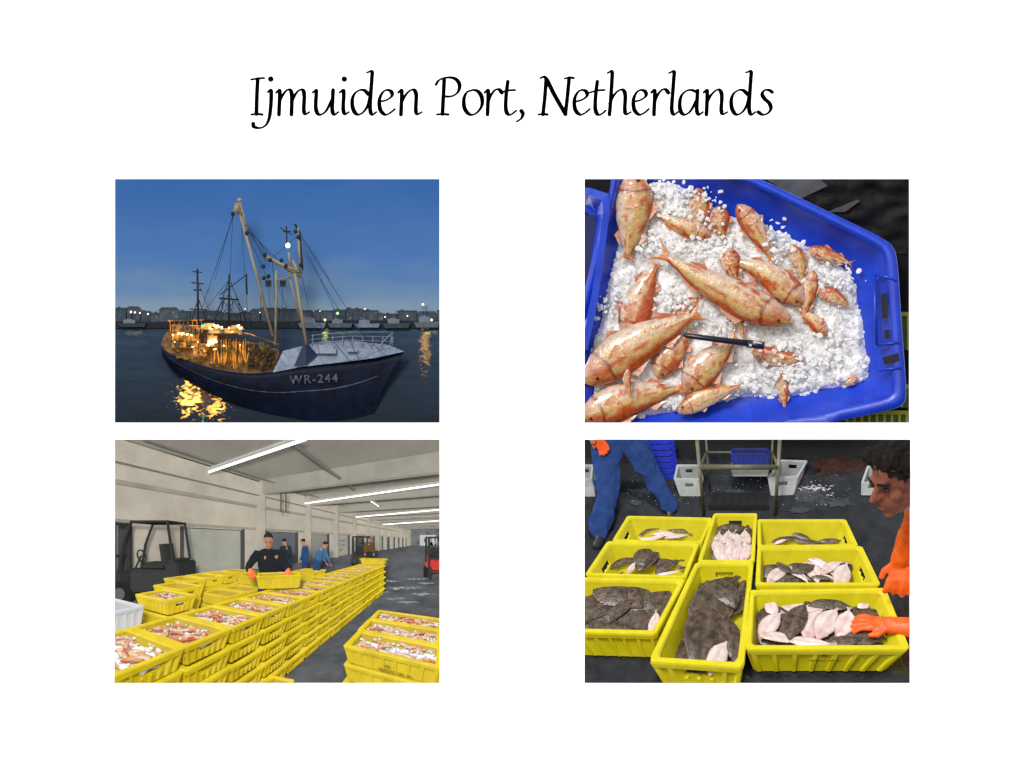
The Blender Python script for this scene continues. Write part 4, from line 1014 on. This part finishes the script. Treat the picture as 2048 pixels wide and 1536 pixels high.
for px,z,t,b_,lab,yaw in ((571,9.4,wd_,wb,'worker in dark blue jacket walking in the hall',.6),(610,10.0,wb,wb,'worker in blue overalls beside crates',1.2),(633,9.0,wb2,wb,'worker in light blue jacket and overalls bending over',-1.3)):
    q=P3.at(px,1080,z); q.z=0
    jj=dict(look=(0,1,-.5),head=(0,.07,1.63))
    if px==633: jj=dict(chest=(0,.12,1.24),neck=(0,.26,1.42),head=(0,.33,1.53),shL=(-.19,.22,1.37),shR=(.19,.22,1.37),elL=(-.22,.33,1.1),elR=(.22,.33,1.1),wrL=(-.16,.45,.9),wrR=(.16,.45,.9),look=(0,1,-.7))
    person(P3,q,yaw,1.78,lab,jj,t,b_,gloves=False,vox=.03)
for Lq,A0 in ((-4.3,7.4),(-4.3,7.95)):
    for lay in range(3): c3(A0,Lq,.225*(lay+1),'yellow fish crate stacked near the workers',H=.215,detail=False)
def forklift(px,z,yaw,h,col,label):
    q=P3.at(px,1080,z); q.z=0; R=Matrix.Rotation(yaw,3,'Z'); s=h/2.1
    T=lambda p:q+R@(V(p)*s)
    def bx(bm,c,sz,rx=0): box(bm,T(c),V(sz)*s,R@Matrix.Rotation(rx,3,'X'))
    mc=M('fl_'+col[1:],col,.4,.15,4,.05); dk=M('fl_dark','#131517',.5,.2,5)
    bm=N(); bx(bm,(0,-.35,.62),(1.0,1.15,.55)); bx(bm,(0,-.88,.72),(1.05,.34,.72)); bx(bm,(0,-.80,1.10),(.9,.3,.08)); bx(bm,(0,.35,.42),(.95,.5,.25)); bx(bm,(0,.6,.6),(.9,.1,.5)); bmesh.ops.bevel(bm,geom=bm.edges[:],offset=.04*s,segments=2,affect='EDGES'); body=mk('body',bm,mc,P3)
    bm=N()
    for x in(-.45,.45):
        tube(bm,[T((x,.55,.8)),T((x,.42,1.5)),T((x,.2,2.08)),T((x,-.75,2.08)),T((x,-.9,1.1))],.04*s,8)
    for y in(.2,-.1,-.4,-.75): tube(bm,[T((-.45,y,2.08)),T((.45,y,2.08))],.03*s,6)
    cage=mk('overhead_guard',bm,dk,P3)
    bm=N()
    for x in(-.3,.3): bx(bm,(x,.82,1.1),(.1,.12,2.0))
    for zz in(.4,1.2,2.05): bx(bm,(0,.84,zz),(.6,.08,.08))
    mast=mk('mast',bm,dk,P3)
    forks=[]
    for x in(-.25,.25):
        bm=N(); bx(bm,(x,1.3,.1),(.12,.9,.05)); bx(bm,(x,.9,.35),(.12,.05,.5)); forks.append(mk('fork',bm,dk,P3))
    bm=N(); bx(bm,(0,-.25,.98),(.5,.5,.14)); bx(bm,(0,-.5,1.25),(.48,.12,.55),-.15); seat=mk('seat',bm,M('seat_c','#1d1e20',.6,.1),P3)
    bm=N(); tube(bm,[T((0,.45,.8)),T((0,.25,1.2))],.025*s,6)
    cpts=[T((.17*math.cos(a*math.pi/6),.23+.05*math.sin(a*math.pi/6),1.2+.16*math.sin(a*math.pi/6))) for a in range(13)]
    tube(bm,cpts,.02*s,6); st_=mk('steering_wheel',bm,dk,P3)
    wh=[]
    for x,y,r in((-.45,.45,.3),(.45,.45,.3),(-.42,-.75,.26),(.42,-.75,.26)):
        bm=N(); tube(bm,[T((x-.1,y,r)),T((x+.1,y,r))],r*s,20); w_=mk('wheel',bm,M('tyre','#0d0d0e',.8,.2),P3)
        bm=N(); tube(bm,[T((x-.11,y,r)),T((x+.11,y,r))],r*.5*s,14); r_=mk('rim',bm,M('hub','#55585c',.5,.1),P3)
        if w_: wh.append((w_,[r_]))
    thing('forklift',label,'forklift',[body,cage,mast,seat,st_]+forks+wh)
forklift(300,7.2,1.45,2.2,'#1a1c1f','black forklift truck parked by the wall')
forklift(872,12.0,2.6,1.85,'#c8241a','red forklift truck standing on the wet floor')
forklift(722,14.0,2.9,1.9,'#3a352c','dark forklift truck with a driver further down the hall')
q=P3.at(738,1080,13.2); q.z=.15
person(P3,q,2.9,1.7,'worker in brown jacket beside a forklift',{},M('coat_brown','#5a4426',.8,.2),M('trouser_dk','#22262c',.8,.2),gloves=False,vox=.03)

# ================================================================ PANEL 4 : crates on the wet floor
P4=Persp(R4,520,1493.5,1122,(0,0,1.27),32,4.2,6.5)
fl4=M('wet_floor','#141618',.12,.5,2.6,.15,7,spec=.6,col2='#303336')
bm=N(); quad(bm,V((-8,.1,0)),V((8,.1,0)),V((8,12,0)),V((-8,12,0))); thing('floor','dark wet hall floor with glossy patches','floor',[mk('floor',bm,fl4,P4,cap=False)],kind='structure')
RH=.25
rims={
'C1':([(1256,1033),(1424,1037),(1402,1086),(1226,1082)],'yellow crate with a few pale flatfish'),
'C2':([(1216,1084),(1396,1089),(1370,1156),(1172,1150)],'yellow crate with dark flatfish and pale strip'),
'C3':([(1130,1156),(1368,1160),(1310,1268),(1090,1262)],'yellow crate heaped with dark brown flatfish'),
'C4':([(1428,1028),(1513,1028),(1507,1124),(1396,1124)],'yellow crate packed with pale flatfish'),
'C6':([(1516,1040),(1690,1040),(1714,1092),(1516,1094)],'yellow crate with a few dark flatfish'),
'C7':([(1516,1096),(1722,1094),(1758,1170),(1512,1170)],'yellow crate with pale and dark flatfish'),
'C5':([(1392,1126),(1505,1126),(1484,1334),(1300,1322)],'yellow crate standing lengthwise with large dark flatfish'),
'C8':([(1500,1182),(1768,1178),(1815,1298),(1492,1298)],'yellow crate full of white-bellied and brown flatfish'),
}
yel4=M('crate_yellow_4','#dccf12',.34,.12,3,.06,8,spec=.45,col2='#eee026'); yin4=M('crate_yellow_4_in','#cdc012',.36,.14,3,.06,8,col2='#e0d41e')
for k,(q,lab) in rims.items():
    rim=[P4.plane(x,y,RH) for x,y in q]
    rim=[rim[3],rim[2],rim[1],rim[0]]
    crate(P4,rim,.235,lab,group='yellow fish crates on the wet floor',mat=yel4,matin=yin4,lipw=.018,taper=.10,ends=6,band=.16)
def t4(px,py):
    c=P4.at(px,py,1.29); return lambda x,y:c+V((x,0,y))
textw(P4,'URK',.012,'crate_lettering',t4(1647,1312)); textw(P4,'VISAFSLAG  URK  B.V.',.012,'crate_lettering',t4(1650,1322))
def flat4(px,py,ang,ln,wd_px,kind,h=.14,arch=.008,lab=None):
    a=math.radians(ang); ln*=1.14*rnd(.94,1.06); dx=math.cos(a)*ln/2;dy=-math.sin(a)*ln/2
    b1=rnd(-.10,.10)*ln; ox,oy=-dy/ln*2*b1,dx/ln*2*b1
    tz=rnd(-.016,.016)
    pts=[P4.plane(px-dx,py-dy,h-.004+tz),P4.plane(px-dx*.4+ox,py-dy*.4+oy,h+tz*.4)+UZ*arch,P4.plane(px+dx*.4+ox,py+dy*.4+oy,h-tz*.4)+UZ*arch,P4.plane(px+dx,py+dy,h-.004-tz)]
    sc=(pts[0]-pts[3]).length/ln
    bm=N(); w=wd_px*sc*.5*1.10
    upv=(UZ+V((rnd(-.2,.2),rnd(-.25,.05),0))).normalized()
    fishbm(bm,pts,w,min(.017,w*.20),upv,kind,1,rnd(0,60),40,24)
    o=mk('flatfish',bm,brownmat if kind=='brown' else whitemat,P4,True)
    if o: thing('flatfish',lab or ('dark brown flatfish lying in a yellow crate' if kind=='brown' else 'flatfish with pinkish white underside up in a crate'),'fish',[o],group='flatfish in yellow crates')
for a in ((1190,1195,20,110,55,.10),(1240,1190,-15,110,55,.11),(1290,1190,10,90,55,.11),(1195,1235,-10,110,60,.12),(1250,1235,12,120,60,.13),(1290,1225,70,90,50,.13),(1220,1210,30,110,50,.15),(1268,1208,-20,105,44,.165),(1180,1215,60,80,45,.14),(1240,1250,-5,105,40,.155),(1300,1200,100,80,38,.15)): flat4(*a[:5],'brown',a[5])
flat4(1303,1243,70,44,16,'white',.175); flat4(1215,1188,150,80,34,'brown',.185); flat4(1262,1180,125,70,28,'brown',.185); flat4(1250,1222,35,70,28,'brown',.19)
for a in ((1270,1130,10,90,30,.11),(1315,1130,-8,90,34,.11),(1340,1135,30,60,26,.12),(1295,1118,60,50,24,.17),(1285,1112,100,40,16,.2)): flat4(*a[:5],'brown',a[5])
flat4(1278,1132,35,56,13,'white',.16);flat4(1340,1143,10,50,9,'white',.14)
for a in ((1305,1072,5,50,11),(1330,1073,-5,50,11),(1355,1072,8,50,11),(1340,1068,-20,40,9),(1322,1069,14,44,9)): flat4(*a,'white',.12)
flat4(1310,1066,10,60,14,'brown',.13); flat4(1355,1064,-10,50,12,'brown',.13)
for a in ((1450,1072,40,50,26,.12),(1480,1068,-30,56,26,.12),(1465,1062,0,60,24,.14),(1492,1075,80,50,20,.14),(1450,1100,50,50,26,.10),(1485,1105,80,50,26,.10)): flat4(*a[:5],'brown',a[5])
for k in range(15): flat4(1440+(k%5)*12+rnd(-3,3),1082+(k//5)*12+rnd(-3,3),rnd(70,110),rnd(36,44),rnd(10,13),'white',.14+k*.005)
for a in ((1575,1080,8,60,18),(1620,1080,-6,60,18),(1660,1082,4,50,14),(1595,1074,160,50,14)): flat4(*a,'brown',.12)
flat4(1562,1084,20,28,8,'white',.14)
for a in ((1560,1140,-20,80,40),(1600,1135,15,80,40),(1640,1135,-10,90,40),(1575,1158,10,80,34),(1680,1135,20,60,36),(1640,1158,-5,90,30)): flat4(*a,'brown',.10)
for i_,a in enumerate(((1560,1150,35,56,18),(1590,1154,-30,64,18),(1622,1148,-62,56,18),(1642,1138,-35,60,18),(1662,1155,-20,46,15),(1685,1150,70,48,17),(1665,1136,30,46,13))): flat4(*a,'white',.135+.006*i_)
for i_,a in enumerate(((1608,1136,15,50,20),(1575,1136,-30,44,18),(1645,1158,-8,44,14))): flat4(*a,'brown',.17)
flat4(1400,1296,75,110,62,'brown',.09,.01); flat4(1448,1290,100,90,50,'brown',.10,.01); flat4(1462,1196,55,90,44,'brown',.11,.01); flat4(1424,1220,115,100,46,'brown',.12,.01)
flat4(1446,1216,60,150,60,'brown',.145,.03,'large dark brown flatfish in a lengthwise crate')
flat4(1410,1268,82,135,60,'brown',.165,.03,'large dark brown flatfish in a lengthwise crate')
flat4(1450,1268,108,90,36,'brown',.18,.01); flat4(1384,1298,70,70,30,'brown',.17); flat4(1440,1190,140,70,30,'brown',.18,.02)
flat4(1438,1314,62,70,38,'white',.185,.01,'flatfish curled to show its pale underside'); flat4(1468,1304,85,60,18,'brown',.195); flat4(1392,1324,10,44,16,'brown',.17)
for a in ((1560,1215,20,110,50,.10),(1640,1215,-10,120,50,.10),(1700,1220,15,110,60,.10),(1560,1270,-10,110,60,.10),(1640,1265,10,120,60,.10),(1710,1275,-15,110,60,.11),(1590,1240,70,90,46,.14),(1730,1240,20,90,50,.14),(1680,1280,-10,90,40,.15),(1545,1230,40,70,40,.14),(1600,1225,20,90,36,.15)): flat4(*a[:5],'brown',a[5])
for a in ((1612,1206,6,96,26,.165),(1568,1194,-50,50,18,.155),(1543,1250,50,62,28,.17),(1562,1281,-12,78,24,.18),(1628,1248,62,66,27,.185),(1656,1246,56,66,27,.195),(1684,1243,66,60,25,.205),(1622,1282,-6,92,22,.20),(1543,1214,110,44,20,.165),(1728,1208,60,34,14,.155)): flat4(*a[:5],'white',a[5])
flat4(1596,1240,64,76,28,'brown',.20); flat4(1718,1264,-12,92,34,'brown',.19); flat4(1668,1218,-8,90,26,'brown',.18); flat4(1690,1284,6,76,20,'brown',.20)
wht=M('white_crate','#b9bdbb',.5,.15,4); whi=M('white_crate_in','#969a9a',.5,.2,4)
def fcr(q,h,H,lab,m1,m2,name='fish_crate'):
    rim=[P4.plane(x,y,h) for x,y in q]; crate(P4,rim,H,lab,mat=m1,matin=m2,lipw=.02,taper=.2,name=name,group='plastic crates behind the yellow ones')
fcr([(1348,958),(1406,958),(1400,930),(1354,930)],.28,.27,'white plastic crate on the wet floor',wht,whi)
fcr([(1535,955),(1596,953),(1614,922),(1560,920)],.30,.29,'tall white plastic crate on the wet floor',wht,whi)
fcr([(1723,965),(1765,965),(1775,935),(1735,932)],.24,.2,'white plastic crate partly behind a man',wht,whi)
fcr([(1150,958),(1183,958),(1186,930),(1155,930)],.28,.27,'white plastic crate at the edge of the floor',wht,whi)
steel=M('rack_steel','#77755c',.4,.25,6,.1,spec=.5)
bm=N()
for x in (1408,1550):
    f=P4.plane(x,1032,0); tube(bm,[f,f+UZ*1.3],.022,8)
for x in (1420,1540):
    f=P4.plane(x,985,0); tube(bm,[f,f+UZ*1.3],.014,8)
a_=P4.plane(1408,1032,0);b_=P4.plane(1550,1032,0);c_=P4.plane(1420,985,0);d_=P4.plane(1540,985,0)
tube(bm,[a_+UZ*.60,b_+UZ*.60],.03,8)
for s_,e_ in ((a_,c_),(b_,d_)): tube(bm,[s_+UZ*.60,e_+UZ*.60],.018,8)
tube(bm,[c_+UZ*.60,d_+UZ*.60],.014,8)
ra=mk('frame',bm,steel,P4,True)
bm=N(); c=P4.plane(1478,1008,0); box(bm,c+UZ*.05,(.80,.55,.06))
for k in range(7): box(bm,c+UZ*.085+V((-.34+k*.113,0,0)),(.03,.5,.02))
ba=mk('base_tray',bm,M('tray_dark','#16181a',.3,.3),P4)
thing('steel_rack','steel tube rack carrying plastic crates','rack',[ra,ba])
c=P4.plane(1500,930,.5); hx=.25
crate(P4,[c+V((-hx,-.15,0)),c+V((hx,-.15,0)),c+V((hx,.25,0)),c+V((-hx,.25,0))],.12,'shallow white tray on the steel rack',mat=wht,matin=whi,lipw=.02,name='fish_tray')
c=c+UZ*.17
crate(P4,[c+V((-hx,-.15,0)),c+V((hx,-.15,0)),c+V((hx,.25,0)),c+V((-hx,.25,0))],.15,'blue crate stacked on a white tray',mat=M('deep_blue','#1c2c84',.5,.2),matin=M('deep_blue_in','#0c1444',.5,.2),lipw=.02)
for lay in range(9):
    c=P4.plane(1326,962,0)+V((0,.22,.10*lay+.10))
    crate(P4,[c+V((-.25,-.2,0)),c+V((.20,-.2,0)),c+V((.20,.2,0)),c+V((-.25,.2,0))],.085,'blue plastic crate in a stack behind a worker',mat=M('stack_blue','#1a30c0',.4,.2),matin=M('stack_blue_in','#0c1654',.5,.2),lipw=.02,hole=False)
bm=N()
for k in range(520):  # clustered white specks imitate the water highlight on the floor
    c=P4.plane(1626+random.gauss(0,13),984+random.gauss(0,6),.0); r=rnd(.006,.024)
    bmesh.ops.create_icosphere(bm,subdivisions=1,radius=1,matrix=Matrix.Translation(c)@Matrix.Diagonal((r*1.4,r,r*.35,1)))
for k in range(260):
    c=P4.plane(rnd(1230,1700),rnd(925,1010),.0); r=rnd(.003,.010); bmesh.ops.create_icosphere(bm,subdivisions=1,radius=1,matrix=Matrix.Translation(c)@Matrix.Diagonal((r*1.4,r,r*.4,1)))
thing('floor_glint_specks','white specks imitating the water highlight on the wet floor','ice',[mk('floor_glint_specks',bm,icemat,P4,True,False)],kind='stuff')
def blob4(cx,cy,rx,ry,mat,lab,h=.004):
    bm=N(); vs=[]
    for k in range(60):
        a=k*2*math.pi/60; rr=1+.7*noise.noise(V((math.cos(a)*3+cx,math.sin(a)*3,cy)))
        vs.append(bm.verts.new(P4.plane(cx+rx*rr*math.cos(a),cy+ry*rr*math.sin(a),h)))
    bm.faces.new(vs[::-1]); thing('puddle',lab,'puddle',[mk('puddle',bm,mat,P4,cap=False)],kind='structure')
rs=M('rust_stain','#171614',.2,.6,4,.2,col2='#4a2f1c')
blob4(1680,930,60,20,rs,'rust brown stained patch of wet floor')
gl=M('glossy_puddle','#202428',.08,.4,4,.12,10,spec=.8,col2='#474d53')
for i_,a in enumerate(((1625,992,34,14),(1470,985,20,8),(1285,985,24,8),(1680,1005,26,8),(1600,1020,24,6),(1272,1005,12,5))): blob4(*a,gl,'glossy puddle on the dark wet floor',.007+.003*i_)
tro=M('work_trouser','#17356f',.8,.3,5,.4,7,col2='#284c90')
def gp(px,py,h=0): return P4.plane(px,py,h)
hip=V((-1.34,2.98,.98)); kl=V((-1.48,2.78,.52)); al=gp(1203,1072,.06); kr=V((-1.12,3.10,.52)); ar=gp(1340,1022,.06)
bm=N(); limb(bm,[hip,kl,al],[.1,.055,.04]); limb(bm,[hip,kr,ar],[.1,.055,.04]); limb(bm,[hip,hip+UZ*.5],[.12,.12]); limb(bm,[hip+V((-.2,0,.45)),V((-1.5,2.75,1.05)),V((-1.42,2.62,.93))],[.05,.04,.03]); limb(bm,[hip+UZ*.5,hip+UZ*.85],[.06,.1])
pb=mk('body',remesh(bm,.02),skin,P4,True)
bm=N(); limb(bm,[hip+V((-.09,0,.02)),kl+V((0,0,0)),al+UZ*.07],[.15,.115,.095]); limb(bm,[hip+V((.09,0,.02)),kr,ar+UZ*.07],[.15,.11,.09]); limb(bm,[hip,hip+UZ*.4],[.16,.16])
pt=mk('trousers',folds(remesh(bm,.013),.022,6),tro,P4,True)
bm=N(); limb(bm,[al+UZ*.06,al,al+V((.03,-.17,-.02))],[.06,.055,.045]); limb(bm,[ar+UZ*.06,ar,ar+V((.04,-.15,-.02))],[.06,.055,.045]); pbo=mk('boots',remesh(bm,.016),M('boot_c','#20262c',.4,.2),P4,True)
gloves=[]
bm=N(); w0=P4.at(1190,868,2.45); limb(bm,[w0+UZ*.12,w0],[.05,.042]); hand(bm,w0,V((.35,0,-.9)),V((0,1,.2)),1.15,.6,-1,.0135); gloves.append(mk('glove',remesh(bm,.008,2),orange,P4,True))
thing('person','worker in baggy blue trousers standing on the wet floor','person',[pb,pt,pbo]+gloves)
hc=P4.at(1802,950,.84)
look=V((-.80,-.20,-.52)).normalized(); hup=(UZ-look*UZ.dot(look)).normalized(); hr=look.cross(hup).normalized(); rm=Matrix((hr,look,hup)).transposed()
Hh=lambda x,y,z: hc+hr*x+look*y+hup*z
bm=N(); ell(bm,Hh(0,-.01,.03),(.074,.095,.10),rm,24,16); ell(bm,Hh(0,.025,-.05),(.056,.068,.072),rm,18,12)
limb(bm,[Hh(0,.085,.020),Hh(0,.112,-.018)],[.009,.014])
for sg in(-1,1): ell(bm,Hh(sg*.078,-.01,-.005),(.011,.020,.030),rm,10,8); ell(bm,Hh(sg*.04,.060,-.02),(.02,.018,.018),rm,10,8); ell(bm,Hh(sg*.012,.098,-.02),(.008,.010,.008),rm,8,6)
ell(bm,Hh(0,.083,-.060),(.024,.012,.008),rm,10,8);ell(bm,Hh(0,.081,-.076),(.021,.012,.009),rm,10,8); ell(bm,Hh(0,.073,-.102),(.022,.020,.018),rm,10,8); ell(bm,Hh(0,.080,.036),(.046,.013,.010),rm,10,8)
sh=P4.at(1925,1010,.95); e1=P4.at(1850,1010,1.10); w1=P4.at(1802,1120,1.3); e2=P4.at(1900,1262,1.25); w2=P4.at(1775,1250,1.36)
limb(bm,[Hh(0,-.03,-.08),sh],[.055,.07]); limb(bm,[sh,e1,w1],[.055,.045,.03]); limb(bm,[sh,e2,w2],[.055,.045,.03])
fb=mk('body',remesh(bm,.006,4),M('skin_man','#7a4638',.6,.2,5,.1,14,spec=.2,col2='#a0604c'),P4,True)
bm=N(); ell(bm,Hh(0,-.026,.052),(.084,.100,.094),rm,22,16); limb(bm,[Hh(-.045,.052,.100),Hh(.045,.052,.100)],[.024,.024]); limb(bm,[Hh(-.074,.0,.03),Hh(-.07,.03,.08)],[.018,.02]); limb(bm,[Hh(.074,.0,.03),Hh(.07,.03,.08)],[.018,.02])
hr_=mk('hair',folds(remesh(bm,.006,1),.008,55),M('hair_man','#1c1410',.85,.4,24,.7),P4,True)
ey=[]
for sg in(-1,1):
    bm=N(); ell(bm,Hh(sg*.031,.083,.012),(.014,.008,.006),rm,10,8); ey.append(mk('eye',bm,M('eye_dark','#20150f'),P4,True))
    bm=N(); limb(bm,[Hh(sg*.018,.092,.034),Hh(sg*.046,.080,.034)],[.005,.004]); ey.append(mk('eyebrow',bm,M('hair_man','#1c1410'),P4,True))
bm=N(); ell(bm,Hh(0,.095,-.068),(.022,.006,.003),rm,10,6); ey.append(mk('mouth',bm,M('lips','#7a3a30'),P4,True))
bm=N(); limb(bm,[sh,P4.at(1838,1035,1.22),P4.at(1850,1120,1.42)],[.14,.06,.06]); limb(bm,[sh,P4.at(1880,1230,1.45)],[.14,.08]); jk=mk('jacket',folds(remesh(bm,.012),.01,6),M('jacket_dark','#0c0f14',.85,.3),P4,True)
bm=N(); limb(bm,[e1.lerp(w1,.15),e1.lerp(w1,.5),w1],[.070,.064,.048]); hand(bm,w1,(P4.at(1790,1215,1.32)-w1),(P4.R*-.5-P4.F),1.15,.5,1,.0135); g1=mk('glove',folds(remesh(bm,.006,2),.005,12),orange,P4,True)
bm=N(); limb(bm,[e2,w2],[.062,.045]); hand(bm,w2,(P4.at(1690,1238,1.42)-w2),UZ,1.1,.6,-1,.0135); g2=mk('glove',folds(remesh(bm,.006,2),.004,12),orange,P4,True)
thing('person','man leaning over the crates in long orange gloves','person',[(fb,ey),hr_,jk,g1,g2])

# ================================================================ light, world, camera
d=V((.28,.80,-.50)).normalized()
sl=bpy.data.lights.new('sun','SUN'); sl.energy=1.7; sl.angle=math.radians(16); sl.color=(1,.97,.93)
so=bpy.data.objects.new('sun',sl); so.rotation_euler=d.to_track_quat('-Z','Y').to_euler(); so.location=(-5,-20,15); COL.objects.link(so)
w=bpy.data.worlds.new('World'); scene.world=w; w.use_nodes=True; n=w.node_tree.nodes; L=w.node_tree.links
s=n.new('ShaderNodeTexSky'); s.sky_type='NISHITA'; s.sun_disc=False; s.sun_elevation=math.asin(-d.z); s.sun_rotation=math.atan2(-d.x,-d.y)
hs=n.new('ShaderNodeHueSaturation'); hs.inputs['Saturation'].default_value=.35; L.new(s.outputs[0],hs.inputs['Color']); L.new(hs.outputs[0],n['Background'].inputs['Color']); n['Background'].inputs['Strength'].default_value=.135
cam=bpy.data.cameras.new('camera'); co=bpy.data.objects.new('camera',cam); COL.objects.link(co); scene.camera=co
D=1500; co.location=(0,-D-.6,0); co.rotation_euler=(math.pi/2,0,0); cam.sensor_width=36; cam.lens=36*(D+.6)/20.48; cam.clip_end=4000; cam.clip_start=100
scene.view_settings.view_transform='Standard'; scene.view_settings.look='None'; scene.view_settings.exposure=0
